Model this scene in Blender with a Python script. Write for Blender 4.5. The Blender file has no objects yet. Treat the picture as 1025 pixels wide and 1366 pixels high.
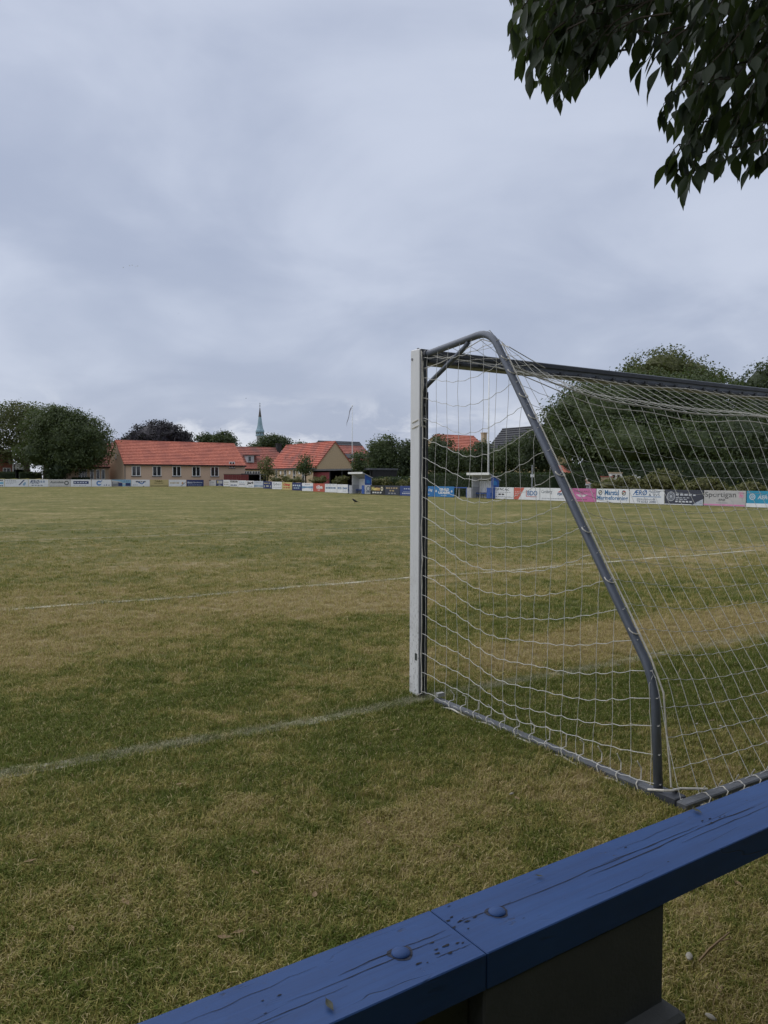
import bpy, math, random
import numpy as np
from mathutils import Vector, Matrix, Quaternion
random.seed(7); rng = np.random.default_rng(11)
S = bpy.context.scene
COL = S.collection
rad = math.radians

# ------------------------------------------------------------------ camera
F_PX, PITCH, ROLL, EYE = 1028.9, -0.0416, 0.0028, 1.5313      # measured on a 1025 x 1366 frame
PW, PH = 1025.0, 1366.0
c_f = Vector((0, math.cos(PITCH), math.sin(PITCH)))
_r0 = Vector((1, 0, 0)); _u0 = _r0.cross(c_f)
c_r = math.cos(ROLL)*_r0 + math.sin(ROLL)*_u0
c_u = -math.sin(ROLL)*_r0 + math.cos(ROLL)*_u0
cam_d = bpy.data.cameras.new('camera'); cam = bpy.data.objects.new('camera', cam_d); COL.objects.link(cam)
cam_d.sensor_fit = 'VERTICAL'; cam_d.sensor_height = 36.0; cam_d.lens = 36.0*F_PX/PH
cam_d.clip_start = 0.05; cam_d.clip_end = 6000
m = Matrix((c_r, c_u, -c_f)).transposed().to_4x4(); m.translation = Vector((0, 0, EYE)); cam.matrix_world = m
S.camera = cam
def ray(px, py):
    return c_f*F_PX + c_r*(px-PW/2) - c_u*(py-PH/2)
def at_z(px, py, z=0.0):
    d = ray(px, py); return Vector((0, 0, EYE)) + d*((z-EYE)/d.z)
def at_depth(px, py, y):
    d = ray(px, py); return Vector((0, 0, EYE)) + d*(y/d.y)
def project(p):
    d = Vector(p)-Vector((0, 0, EYE)); k = d.dot(c_f)
    if k < .02: return None
    return (PW/2+F_PX*d.dot(c_r)/k, PH/2-F_PX*d.dot(c_u)/k)

# ------------------------------------------------------------------ pitch frame: a runs along the goal line, b into the pitch
TH = 0.5698
U = Vector((math.cos(TH), math.sin(TH), 0)); NV = Vector((-math.sin(TH), math.cos(TH), 0))
A0, B0 = 3.102, 4.381                       # the near back corner of the near goalpost
def dip(a, b): return -.035*math.exp(-((b-2.1)/.8)**2) if abs(a-3) < 12 else 0
def hz(b):
    t = min(1, max(0, (b-60)/58.0)); return .55*t*t*(3-2*t)
def AB(a, b, z=None):
    v = U*a + NV*b; v.z = hz(b) if z is None else z; return v
def on_b(px, b):
    d = ray(px, 640); t = b/d.dot(NV); return (d*t).dot(U)
def on_a(px, a):
    d = ray(px, 640); t = a/d.dot(U); return (d*t).dot(NV)

# ------------------------------------------------------------------ sky, sun, exposure
W = bpy.data.worlds.new("World"); S.world = W; W.use_nodes = True
SUN_EL, SUN_AZ = rad(62), rad(-70)          # azimuth from +Y towards +X
SKY_STRENGTH, SUN_STRENGTH = 1.12, 1.5
nt = W.node_tree; nt.nodes.clear()
def nd(nt, t, ins=None, **kw):
    n = nt.nodes.new(t)
    for k, v in kw.items(): setattr(n, k, v)
    for k, v in (ins or {}).items():
        s = n.inputs[k]
        if isinstance(v, bpy.types.NodeSocket): nt.links.new(v, s)
        else: s.default_value = v
    return n
def mth(nt, op, a, b=0.0, c=0.0, clamp=False):
    n = nd(nt, 'ShaderNodeMath', {0: a, 1: b, 2: c}, operation=op, use_clamp=clamp); return n.outputs[0]
def vmt(nt, op, a, b=(0, 0, 0), out=0):
    n = nd(nt, 'ShaderNodeVectorMath', {0: a, 1: b}, operation=op); return n.outputs['Value' if out else 'Vector']
def noise(nt, vec, scale, detail=4.0, rough=.55, dist=0.0):
    n = nd(nt, 'ShaderNodeTexNoise', {'Vector': vec, 'Scale': scale, 'Detail': detail, 'Roughness': rough, 'Distortion': dist}); return n.outputs['Fac']
def mix(nt, f, a, b, mode='MIX'):
    n = nd(nt, 'ShaderNodeMix', None, data_type='RGBA', blend_type=mode)
    for i, v in ((0, f), (6, a), (7, b)):
        if isinstance(v, bpy.types.NodeSocket): nt.links.new(v, n.inputs[i])
        else: n.inputs[i].default_value = (*v, 1) if (i > 0 and len(v) == 3) else v
    return n.outputs[2]
def rng_map(nt, v, a, b, c=0.0, d=1.0, smooth=False):
    n = nd(nt, 'ShaderNodeMapRange', {0: v, 1: a, 2: b, 3: c, 4: d}); n.clamp = True
    if smooth: n.interpolation_type = 'SMOOTHSTEP'
    return n.outputs[0]

tc = nd(nt, 'ShaderNodeTexCoord'); g = tc.outputs['Generated']
sep = nd(nt, 'ShaderNodeSeparateXYZ', {0: g})
zc = mth(nt, 'ADD', mth(nt, 'MAXIMUM', sep.outputs[2], 0.0), .38)
pl = nd(nt, 'ShaderNodeCombineXYZ', {0: mth(nt, 'DIVIDE', sep.outputs[0], zc), 1: mth(nt, 'DIVIDE', sep.outputs[1], zc), 2: 0.0}).outputs[0]
n1 = noise(nt, vmt(nt, 'ADD', pl, (3.3, 1.7, 0)), .85, 4, .45, .5)
n2 = noise(nt, vmt(nt, 'MULTIPLY', pl, (.9, 1.1, 1)), 2.2, 5, .5, .7)
n3 = noise(nt, pl, 6.5, 5, .55, .3)
cl = mth(nt, 'ADD', mth(nt, 'MULTIPLY', n1, .6), mth(nt, 'ADD', mth(nt, 'MULTIPLY', n2, .4), mth(nt, 'MULTIPLY', n3, .10)))
cf = rng_map(nt, cl, .44, .68, 0, 1, True)
sky_c = mix(nt, cf, (.288, .326, .425), (.415, .452, .545))
# brighter broken cumulus low over the horizon
low = rng_map(nt, sep.outputs[2], .05, .13, 1, 0, True)
cu = noise(nt, vmt(nt, 'MULTIPLY', g, (1, 1, 2.2)), 7.0, 6, .6, .4)
sky_c = mix(nt, mth(nt, 'MULTIPLY', low, rng_map(nt, cu, .47, .62, 0, .9, True)), sky_c, (.52, .545, .61))
sky_c = mix(nt, rng_map(nt, sep.outputs[2], -.02, -.3, 0, 1), sky_c, (.12, .12, .08))
nish = nd(nt, 'ShaderNodeTexSky', sky_type='NISHITA', sun_disc=False, sun_elevation=SUN_EL, sun_rotation=SUN_AZ, air_density=1.2, dust_density=2.0)
bg1 = nd(nt, 'ShaderNodeBackground', {'Color': nish.outputs[0], 'Strength': .10})
bg2 = nd(nt, 'ShaderNodeBackground', {'Color': sky_c, 'Strength': SKY_STRENGTH})
mx = nd(nt, 'ShaderNodeMixShader', {0: .92, 1: bg1.outputs[0], 2: bg2.outputs[0]})
nd(nt, 'ShaderNodeOutputWorld', {0: mx.outputs[0]})
sd = bpy.data.lights.new('sun', 'SUN'); sd.energy = SUN_STRENGTH; sd.angle = rad(110); sd.color = (1, .965, .91)
sun = bpy.data.objects.new('sun', sd); COL.objects.link(sun)
sdir = Vector((math.sin(SUN_AZ)*math.cos(SUN_EL), math.cos(SUN_AZ)*math.cos(SUN_EL), math.sin(SUN_EL)))
sun.rotation_euler = sdir.to_track_quat('Z', 'Y').to_euler()
S.view_settings.view_transform = 'Standard'; S.view_settings.look = 'None'
S.view_settings.exposure = 0.35; S.view_settings.gamma = 1.0; S.view_settings.use_curve_mapping = False
S.cycles.max_bounces = 8; S.cycles.transparent_max_bounces = 12

# ------------------------------------------------------------------ helpers
class MB:
    """collects shapes for ONE mesh"""
    def __init__(s): s.v = []; s.f = []; s.mi = []; s.cur = 0
    def add(s, vs, fs):
        o = len(s.v); s.v += [tuple(v) for v in vs]; s.f += [tuple(i+o for i in f) for f in fs]; s.mi += [s.cur]*len(fs)
    def box(s, x0, x1, y0, y1, z0, z1, T=None):
        vs = [Vector((x, y, z)) for z in (z0, z1) for y in (y0, y1) for x in (x0, x1)]
        if T is not None: vs = [T @ v for v in vs]
        s.add(vs, [(0, 2, 3, 1), (4, 5, 7, 6), (0, 1, 5, 4), (2, 6, 7, 3), (0, 4, 6, 2), (1, 3, 7, 5)])
    def bbox(s, x0, x1, y0, y1, z0, z1, c=.004):
        """box with chamfered vertical and top edges"""
        lv = []
        for z, i in ((z0, 0), (z1-c, 0), (z1, c)):
            lv.append([(x0+i+c, y0+i, z), (x1-i-c, y0+i, z), (x1-i, y0+i+c, z), (x1-i, y1-i-c, z), (x1-i-c, y1-i, z), (x0+i+c, y1-i, z), (x0+i, y1-i-c, z), (x0+i, y0+i+c, z)])
        vs = sum(lv, []); fs = [tuple(range(7, -1, -1)), tuple(range(16, 24))]
        for k in (0, 8): fs += [(k+i, k+(i+1) % 8, k+8+(i+1) % 8, k+8+i) for i in range(8)]
        s.add(vs, fs)
    def tube(s, pts, r, n=6, cap=True):
        pts = [Vector(p) for p in pts]; k = len(pts)
        rr = r if isinstance(r, (list, tuple)) else [r]*k
        vs = []; fs = []; ref = None
        for i, p in enumerate(pts):
            t = (pts[min(i+1, k-1)]-pts[max(i-1, 0)])
            if t.length < 1e-9: t = Vector((0, 0, 1))
            t.normalize()
            if ref is None: ref = t.orthogonal()
            ref = (ref - t*ref.dot(t))
            if ref.length < 1e-6: ref = t.orthogonal()
            ref.normalize(); bi = t.cross(ref)
            for j in range(n):
                an = 2*math.pi*j/n; vs.append(p + (ref*math.cos(an)+bi*math.sin(an))*rr[i])
        for i in range(k-1):
            for j in range(n):
                fs.append((i*n+j, i*n+(j+1) % n, (i+1)*n+(j+1) % n, (i+1)*n+j))
        if cap: fs += [tuple(range(n-1, -1, -1)), tuple((k-1)*n+j for j in range(n))]
        s.add(vs, fs)
    def lathe(s, prof, n=10, cx=0, cy=0, rot=0.0, sq=None):
        vs = []; fs = []
        for r, z in prof:
            for j in range(n):
                an = 2*math.pi*(j+.5*0)/n+rot; vs.append((cx+r*math.cos(an), cy+r*math.sin(an), z))
        for i in range(len(prof)-1):
            for j in range(n): fs.append((i*n+j, i*n+(j+1) % n, (i+1)*n+(j+1) % n, (i+1)*n+j))
        fs += [tuple(range(n-1, -1, -1)), tuple((len(prof)-1)*n+j for j in range(n))]
        s.add(vs, fs)
    def prism(s, poly, y0, y1):
        """poly in x,z (ccw seen from -y) extruded y0..y1"""
        n = len(poly); vs = [(x, y0, z) for x, z in poly]+[(x, y1, z) for x, z in poly]
        fs = [tuple(range(n)), tuple(range(2*n-1, n-1, -1))]+[(i, i+n, (i+1) % n+n, (i+1) % n) for i in range(n)]
        s.add(vs, fs)
    def mesh(s, name, mats, smooth=False):
        me = bpy.data.meshes.new(name); me.from_pydata(s.v, [], s.f)
        for mt in (mats if isinstance(mats, (list, tuple)) else [mats]): me.materials.append(mt)
        if any(s.mi): me.polygons.foreach_set('material_index', s.mi)
        if smooth: me.polygons.foreach_set('use_smooth', [True]*len(s.f))
        me.update(); return me
    def build(s, name, mats, parent=None, loc=None, rotz=0, smooth=False):
        return link(name, s.mesh(name, mats, smooth), parent, loc, rotz)
def link(name, data, parent=None, loc=None, rotz=0):
    o = bpy.data.objects.new(name, data); COL.objects.link(o)
    if parent is not None: o.parent = parent
    if loc is not None: o.location = loc
    if rotz: o.rotation_euler = (0, 0, rotz)
    return o
def tag(o, label=None, cat=None, group=None, kind=None):
    if label: o['label'] = label
    if cat: o['category'] = cat
    if group: o['group'] = group
    if kind: o['kind'] = kind
    return o
def thing(name, label, cat, loc, rotz=0, group=None):
    return tag(link(name, None, None, loc, rotz), label, cat, group)
def kids(o): return [c for c in o.children]
def copy_tree(o, parent=None):
    c = o.copy(); COL.objects.link(c)
    if parent is not None: c.parent = parent
    for ch in kids(o): copy_tree(ch, c)
    return c
def np_mesh(name, verts, quads, mat, nper=4):
    me = bpy.data.meshes.new(name); nv = len(verts); nf = len(quads)
    me.vertices.add(nv); me.vertices.foreach_set('co', np.asarray(verts, np.float32).ravel())
    me.loops.add(nf*nper); me.loops.foreach_set('vertex_index', np.asarray(quads, np.int32).ravel())
    me.polygons.add(nf); me.polygons.foreach_set('loop_start', np.arange(0, nf*nper, nper, dtype=np.int32))
    me.polygons.foreach_set('loop_total', np.full(nf, nper, np.int32))
    me.materials.append(mat); me.update(calc_edges=True); return me

# ------------------------------------------------------------------ materials
def mat(name, col, rough=.7, var=.15, scale=3.0, bump=0.0, bscale=30.0, metal=0.0, spec=.4, detail=5, col2=None):
    m = bpy.data.materials.new(name); m.use_nodes = True; nt = m.node_tree; b = nt.nodes['Principled BSDF']
    oc = nd(nt, 'ShaderNodeTexCoord').outputs['Object']
    f = noise(nt, oc, scale, detail, .6)
    d = col2 if col2 else tuple(c*(1-var*2) for c in col)
    br = tuple(min(.9, c*(1+var)) for c in col) if not col2 else col
    nt.links.new(mix(nt, rng_map(nt, f, .32, .68), d, br), b.inputs['Base Color'])
    b.inputs['Roughness'].default_value = rough; b.inputs['Metallic'].default_value = metal; b.inputs['Specular IOR Level'].default_value = spec
    if bump:
        bp = nd(nt, 'ShaderNodeBump', {'Strength': bump, 'Distance': .02, 'Height': noise(nt, oc, bscale, 4, .6)})
        nt.links.new(bp.outputs[0], b.inputs['Normal'])
    return m
def plain(name, col, rough=.55):
    if name in bpy.data.materials: return bpy.data.materials[name]
    return mat(name, col, rough, .05, 1.5)
PAINT = {}
def paint(col, rough=.5):
    k = tuple(round(c, 3) for c in col)
    if k not in PAINT: PAINT[k] = mat('board_print', col, rough, .05, 2.0)
    return PAINT[k]

def leaf_mat(name, c1, c2, trans=.25, nscale=.35, dry=None):
    m = bpy.data.materials.new(name); m.use_nodes = True; nt = m.node_tree; nt.nodes.clear()
    ge = nd(nt, 'ShaderNodeNewGeometry'); oc = nd(nt, 'ShaderNodeTexCoord').outputs['Object']
    f = mth(nt, 'ADD', mth(nt, 'MULTIPLY', ge.outputs['Random Per Island'], .6), mth(nt, 'MULTIPLY', noise(nt, oc, nscale, 3), .7))
    c = mix(nt, rng_map(nt, f, .25, 1.05), c1, c2)
    if dry:
        c = mix(nt, rng_map(nt, ge.outputs['Random Per Island'], .93, .95), c, dry)
    b = nd(nt, 'ShaderNodeBsdfPrincipled', {'Base Color': c, 'Roughness': .55, 'Specular IOR Level': .3})
    t = nd(nt, 'ShaderNodeBsdfTranslucent', {'Color': mix(nt, .5, c, (.16, .24, .04))})
    mx = nd(nt, 'ShaderNodeMixShader', {0: trans, 1: b.outputs[0], 2: t.outputs[0]})
    nd(nt, 'ShaderNodeOutputMaterial', {0: mx.outputs[0]}); return m

LF_MID = leaf_mat('leaf_mid_green', (.040, .062, .026), (.095, .120, .045))
LF_DARK = leaf_mat('leaf_dark_green', (.034, .052, .028), (.078, .100, .044))
LF_OLIVE = leaf_mat('leaf_olive', (.070, .085, .032), (.140, .145, .055))
LF_COPPER = leaf_mat('leaf_copper_beech', (.022, .020, .027), (.038, .034, .043), .05)
LF_BUSH = leaf_mat('leaf_bush', (.080, .085, .030), (.19, .175, .065))
LF_HEDGE = leaf_mat('leaf_hedge', (.018, .032, .016), (.042, .062, .024))
BARK = mat('bark', (.075, .060, .045), .9, .3, 6, .6, 25)
BRICK_Y = mat('yellow_brick', (.60, .44, .32), .85, .12, 14, .3, 60)
BRICK_T = mat('tan_brick', (.52, .40, .26), .85, .10, 9, .3, 60)
PLASTER = mat('yellow_plaster', (.55, .44, .25), .85, .08, 2.0, .2, 40)
BRICK_R = mat('red_brick', (.27, .105, .070), .85, .15, 10, .3, 60)
CONC = mat('concrete', (.30, .30, .29), .9, .15, 3, .3, 60)
SLATE = mat('slate', (.055, .058, .066), .7, .2, 6, .3, 50)
WHITE = mat('white_paint', (.82, .82, .80), .5, .05, 3)
DARKWOOD = mat('dark_timber', (.030, .030, .032), .8, .2, 8)
MAROON = mat('maroon_boards', (.20, .045, .045), .7, .12, 5)
GLASS = mat('window_glass', (.025, .028, .034), .08, .3, .7, spec=.8)
FELT = mat('roofing_felt', (.12, .125, .135), .85, .15, 3)
COPPER = mat('verdigris_copper', (.29, .41, .48), .7, .2, .6, col2=(.20, .30, .36))
COPPER_D = mat('dark_copper', (.10, .085, .075), .7, .2, .6)
BLUE_B = mat('blue_boards', (.035, .10, .36), .5, .10, 4)
GREYBRD = mat('grey_sheet', (.42, .43, .46), .6, .06, 2)
def tile_mat(name, c1, c2, c3):
    m = bpy.data.materials.new(name); m.use_nodes = True; nt = m.node_tree; b = nt.nodes['Principled BSDF']
    oc = nd(nt, 'ShaderNodeTexCoord').outputs['Object']
    k = noise(nt, vmt(nt, 'MULTIPLY', oc, (4.4, 4.4, 6)), 1.0, 2, .5)
    l = noise(nt, oc, .5, 5, .65)
    c = mix(nt, rng_map(nt, k, .35, .65), tuple(x*.82 for x in c1), c2)
    c = mix(nt, rng_map(nt, l, .44, .66, 0, .9), c, c3)
    nt.links.new(c, b.inputs['Base Color']); b.inputs['Roughness'].default_value = .8
    return m
TILE_R = tile_mat('red_tile', (.54, .165, .105), (.62, .225, .15), (.38, .125, .09))
TILE_B = tile_mat('brown_red_tile', (.34, .11, .082), (.43, .15, .11), (.22, .10, .085))
TILE_W = tile_mat('weathered_red_tile', (.46, .11, .072), (.56, .16, .10), (.26, .095, .075))

# ------------------------------------------------------------------ turf colour, shared by the ground sheet and the grass blades
def gauss(nt, a, b, ca, cb, ra, rb):
    x = mth(nt, 'DIVIDE', mth(nt, 'SUBTRACT', a, ca), ra); y = mth(nt, 'DIVIDE', mth(nt, 'SUBTRACT', b, cb), rb)
    r2 = mth(nt, 'ADD', mth(nt, 'MULTIPLY', x, x), mth(nt, 'MULTIPLY', y, y))
    return mth(nt, 'EXPONENT', mth(nt, 'MULTIPLY', r2, -1.0))
def turf(nt):
    pos = nd(nt, 'ShaderNodeNewGeometry').outputs['Position']
    a = vmt(nt, 'DOT_PRODUCT', pos, tuple(U), 1); b = vmt(nt, 'DOT_PRODUCT', pos, tuple(NV), 1)
    n1 = noise(nt, pos, .42, 4, .6, .3); n2 = noise(nt, pos, 2.3, 4, .6, .2)
    st = noise(nt, nd(nt, 'ShaderNodeCombineXYZ', {0: mth(nt, 'MULTIPLY', a, .05), 1: mth(nt, 'MULTIPLY', b, .22), 2: 0.0}).outputs[0], 1.0, 5, .65)
    bw = mth(nt, 'ADD', b, mth(nt, 'MULTIPLY', mth(nt, 'SUBTRACT', n1, .5), 2.2))
    cr = nd(nt, 'ShaderNodeValToRGB', {0: mth(nt, 'DIVIDE', bw, 30.0)}).color_ramp
    rampnode = nt.nodes[-1]
    pts = [(0, .56), (3.0, .60), (4.5, .42), (5.2, .26), (7.0, .27), (8.0, .62), (9.6, .86), (10.9, .80), (12.5, .50), (18, .52), (30, .54)]
    el = cr.elements
    while len(el) < len(pts): el.new(.5)
    for e, (x, v) in zip(el, pts): e.position = x/30.0; e.color = (v, v, v, 1)
    dry = rampnode.outputs[0]
    def addg(d, ca, cb, ra, rb, amt): return mth(nt, 'ADD', d, mth(nt, 'MULTIPLY', gauss(nt, a, b, ca, cb, ra, rb), amt))
    for args in ((5.6, 3.55, 2.6, .62, -.95), (.6, 5.0, 1.3, .8, -.30), (2.0, 3.75, .7, .5, -.38), (1.0, 7.5, 1.6, .9, .42), (6.6, 5.0, 2.6, .60, 1.5),
                 (4.9, 8.3, 1.4, .9, .75), (3.6, 13.5, 1.6, .8, .5), (1.6, 2.0, .8, .5, -.25), (3.1, 4.3, .45, .3, -.7), (.2, 3.0, .9, .5, -.2), (3.2, 2.7, 1.0, .5, .2)):
        dry = addg(dry, *args)
    dry = mth(nt, 'ADD', dry, mth(nt, 'MULTIPLY', mth(nt, 'SUBTRACT', n2, .5), 2.1))
    n5 = noise(nt, pos, 8.5, 3, .6)
    dry = mth(nt, 'ADD', dry, mth(nt, 'MULTIPLY', mth(nt, 'SUBTRACT', n5, .5), 1.7))
    dry = mth(nt, 'ADD', dry, mth(nt, 'MULTIPLY', mth(nt, 'SUBTRACT', n1, .5), 1.5))
    dry = mth(nt, 'ADD', dry, mth(nt, 'MULTIPLY', mth(nt, 'SUBTRACT', st, .5), .8), clamp=True)
    return pos, a, b, dry, n2
GREEN, STRAW, BARE = (.078, .104, .017), (.325, .268, .100), (.46, .36, .205)
def turf_col(nt, dry, shade=1.0):
    c = mix(nt, rng_map(nt, dry, .0, .5), tuple(x*shade for x in GREEN), tuple(x*shade for x in (.180, .170, .045)))
    c = mix(nt, rng_map(nt, dry, .5, .9), c, tuple(x*shade for x in STRAW))
    return mix(nt, rng_map(nt, dry, .84, 1.0, 0, .8), c, BARE)
LINES = (-.047, 5.453, 16.453)
M_TURF = bpy.data.materials.new('turf'); M_TURF.use_nodes = True; nt = M_TURF.node_tree; bs = nt.nodes['Principled BSDF']
pos, a_, b_, dry, n2 = turf(nt)
fine = noise(nt, pos, 46, 4, .7); fine2 = noise(nt, pos, 11, 4, .65)
c = turf_col(nt, dry)
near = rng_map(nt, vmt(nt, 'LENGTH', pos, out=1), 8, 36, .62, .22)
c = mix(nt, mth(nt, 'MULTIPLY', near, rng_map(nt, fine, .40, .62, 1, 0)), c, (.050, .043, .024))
c = mix(nt, rng_map(nt, fine2, .30, .58, .45, 0), c, (.085, .080, .022))
mid = noise(nt, vmt(nt, 'MULTIPLY', pos, (.6, 1, 1)), 1.1, 5, .7)
c = mix(nt, rng_map(nt, mid, .38, .62, .34, 0), c, (.10, .098, .028))
c = mix(nt, mth(nt, 'MULTIPLY', rng_map(nt, noise(nt, pos, 3.1, 5, .75), .60, .74), rng_map(nt, b_, 12, 24, 0, .6)), c, (.33, .28, .12))
nt.links.new(c, bs.inputs['Base Color']); bs.inputs['Roughness'].default_value = .9; bs.inputs['Specular IOR Level'].default_value = .15
bp = nd(nt, 'ShaderNodeBump', {'Strength': .7, 'Distance': .03, 'Height': mth(nt, 'ADD', fine, fine2)}); nt.links.new(bp.outputs[0], bs.inputs['Normal'])

M_BLADE = bpy.data.materials.new('grass_blade'); M_BLADE.use_nodes = True; nt = M_BLADE.node_tree; nt.nodes.clear()
pos, a_, b_, dry, n2 = turf(nt)
ri = nd(nt, 'ShaderNodeNewGeometry').outputs['Random Per Island']; ro = nd(nt, 'ShaderNodeObjectInfo').outputs['Random']
rr = mth(nt, 'FRACT', mth(nt, 'ADD', mth(nt, 'MULTIPLY', ri, 7.31), mth(nt, 'MULTIPLY', ro, 5.17)))
d2 = mth(nt, 'ADD', dry, mth(nt, 'MULTIPLY', mth(nt, 'SUBTRACT', rr, .5), 1.05), clamp=True)
c = turf_col(nt, d2, 1.55)
c = mix(nt, rng_map(nt, rr, .90, .93, 0, mth(nt, 'MULTIPLY', dry, 1.0) if False else 1.0), c, (.55, .46, .24))
lm = None
for k in LINES[:2]:
    q = rng_map(nt, mth(nt, 'ABSOLUTE', mth(nt, 'SUBTRACT', b_, B0+k)), .045, .080, 1, 0)
    lm = q if lm is None else mth(nt, 'MAXIMUM', lm, q)
wear = rng_map(nt, noise(nt, pos, 2.6, 4, .6), .38, .60, .12, .75)
c = mix(nt, mth(nt, 'MULTIPLY', lm, mth(nt, 'MULTIPLY', wear, rng_map(nt, rr, .2, .6, .25, 1))), c, (.43, .41, .31))
pb = nd(nt, 'ShaderNodeBsdfPrincipled', {'Base Color': c, 'Roughness': .75, 'Specular IOR Level': .2})
tb = nd(nt, 'ShaderNodeBsdfTranslucent', {'Color': c})
nd(nt, 'ShaderNodeOutputMaterial', {0: nd(nt, 'ShaderNodeMixShader', {0: .25, 1: pb.outputs[0], 2: tb.outputs[0]}).outputs[0]})

# ------------------------------------------------------------------ ground: one sheet to the horizon
def axis(fine0, fine1, step):
    xs = list(np.arange(fine0, fine1+1e-6, step)); d = step; x = fine1
    while x < 3000: d *= 1.25; x += d; xs.append(x)
    d = step; x = fine0
    while x > -3000: d *= 1.25; x -= d; xs.insert(0, x)
    return np.array(xs)
ga = axis(-8, 14, .25); gb = np.unique(np.concatenate([axis(-3, 14, .25), np.arange(56, 122, 3.0)]))
AA, BB = np.meshgrid(ga, gb)
Z = np.array([hz(b) for b in gb])[:, None] + np.zeros_like(AA)
Z += np.where((np.abs(AA-3) < 12) & (BB < 15), .012*np.sin(AA*1.7+BB*.9)*np.sin(BB*1.3-AA*.6)-.035*np.exp(-((BB-2.1)/.8)**2), 0)
V = np.stack([AA*U.x+BB*NV.x, AA*U.y+BB*NV.y, Z], -1).reshape(-1, 3)
na, nb = len(ga), len(gb); idx = np.arange(na*nb).reshape(nb, na)
Q = np.stack([idx[:-1, :-1], idx[:-1, 1:], idx[1:, 1:], idx[1:, :-1]], -1).reshape(-1, 4)
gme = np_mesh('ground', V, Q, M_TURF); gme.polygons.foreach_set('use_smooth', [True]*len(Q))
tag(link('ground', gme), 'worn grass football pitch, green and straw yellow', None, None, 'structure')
def gz(a, b):
    return hz(b) + dip(a, b) + (.012*math.sin(a*1.7+b*.9)*math.sin(b*1.3-a*.6) if abs(a-3) < 12 and b < 15 else 0)

# painted chalk lines: sheets 4 mm above the turf, worn through in places
def chalk(name, wear0, wear1, colr):
    m = bpy.data.materials.new(name); m.use_nodes = True; nt = m.node_tree; nt.nodes.clear()
    pos = nd(nt, 'ShaderNodeNewGeometry').outputs['Position']
    f = mth(nt, 'ADD', mth(nt, 'MULTIPLY', noise(nt, pos, 1.4, 5, .7), .5), mth(nt, 'MULTIPLY', noise(nt, pos, 34, 3, .7), .5))
    d = nd(nt, 'ShaderNodeBsdfDiffuse', {'Color': colr}); t = nd(nt, 'ShaderNodeBsdfTransparent')
    nd(nt, 'ShaderNodeOutputMaterial', {0: nd(nt, 'ShaderNodeMixShader', {0: rng_map(nt, f, wear0, wear1, 0, .9), 1: t.outputs[0], 2: d.outputs[0]}).outputs[0]})
    return m
CH1 = chalk('chalk_near', .38, .62, (.44, .42, .31, 1)); CH2 = chalk('chalk_far', .34, .58, (.46, .43, .31, 1))
def line_sheet(name, label, pa, pb, w, mt, step=.5):
    (a0, b0), (a1, b1) = pa, pb; L = math.hypot(a1-a0, b1-b0); n = max(2, int(L/step)); da, db = (a1-a0)/L, (b1-b0)/L
    mb = MB(); vs = []
    for i in range(n+1):
        t = L*i/n
        for s in (-.5, .5):
            a = a0+da*t-db*w*s; b = b0+db*t+da*w*s
            vs.append(AB(a, b, gz(a, b)+(.005 if b < B0+3 else .010)))
    mb.add(vs, [(2*i, 2*i+2, 2*i+3, 2*i+1) for i in range(n)])
    tag(mb.build(name, mt), label, None, None, 'structure')
GM = A0+3.7                                   # goal mouth centre along a
bl = [B0+k for k in LINES]
line_sheet('goal_line', 'worn white goal line running to the near post', (A0-9, bl[0]), (A0+16, bl[0]), .12, CH1)
CH3 = chalk('chalk_mid', .37, .60, (.54, .52, .42, 1))
line_sheet('goal_area_line', 'pale chalk line of the goal area', (GM-9.16, bl[1]), (GM+9.16, bl[1]), .13, CH3)
line_sheet('penalty_area_line', 'thin pale chalk line of the penalty area', (GM-20.16, bl[2]), (GM+20.16, bl[2]), .10, CH2)
line_sheet('halfway_line', 'faint far chalk halfway line', (A0-30, B0+51), (A0+38, B0+51), .12, CH2, 2)
line_sheet('penalty_arc', 'faint far chalk line beyond the penalty area', (GM-14, B0+20.1), (GM+1, B0+20.1), .10, CH2)

# ------------------------------------------------------------------ grass blades (stuff)
GRASS = bpy.data.collections.new('tufts')
def tuft(k):
    r = random.Random(100+k); vs = []; fs = []
    for i in range(22):
        x, y = r.gauss(0, .019), r.gauss(0, .019); an = r.uniform(0, 6.283); ln = r.uniform(.25, 1.0)
        h = r.uniform(.011, .027); w = r.uniform(.0007, .0014); dx, dy = math.cos(an), math.sin(an); px, py = -dy*w, dx*w
        if i >= 21: h, w, ln = r.uniform(.020, .032), .0011, 1.0
        o = len(vs); mx_, my_ = x+dx*h*ln*.45, y+dy*h*ln*.45; ex, ey = x+dx*h*ln*1.25, y+dy*h*ln*1.25
        vs += [(x-px, y-py, -.004), (x+px, y+py, -.004), (mx_-px*.9, my_-py*.9, h*.68), (mx_+px*.9, my_+py*.9, h*.68), (ex, ey, h*r.uniform(.7, 1.05))]
        fs += [(o, o+1, o+3, o+2), (o+2, o+3, o+4)]
    me = bpy.data.meshes.new('grass_tuft'); me.from_pydata(vs, [], fs); me.materials.append(M_BLADE); me.update()
    GRASS.objects.link(bpy.data.objects.new('grass_tuft', me))
for k in range(7): tuft(k)
strips = [(-2.6, 3.6, .4, 3.6, 2300, 1.0), (-4.4, 5.4, 3.6, 6.0, 1300, 1.05), (-6.2, 7.2, 6.0, 8.4, 560, 1.25), (-8, 9, 8.4, 11, 230, 1.45), (-9.5, 10.5, 11, 13.4, 110, 1.55), (-11, 12, 13.4, 16, 55, 1.6), (-13, 14, 16, 19.2, 26, 1.6), (-16, 17, 19.2, 24, 10, 1.6), (-19, 20, 24, 31, 3, 1.6)]
vs = []; fs = []; dens = []; gs = []
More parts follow.
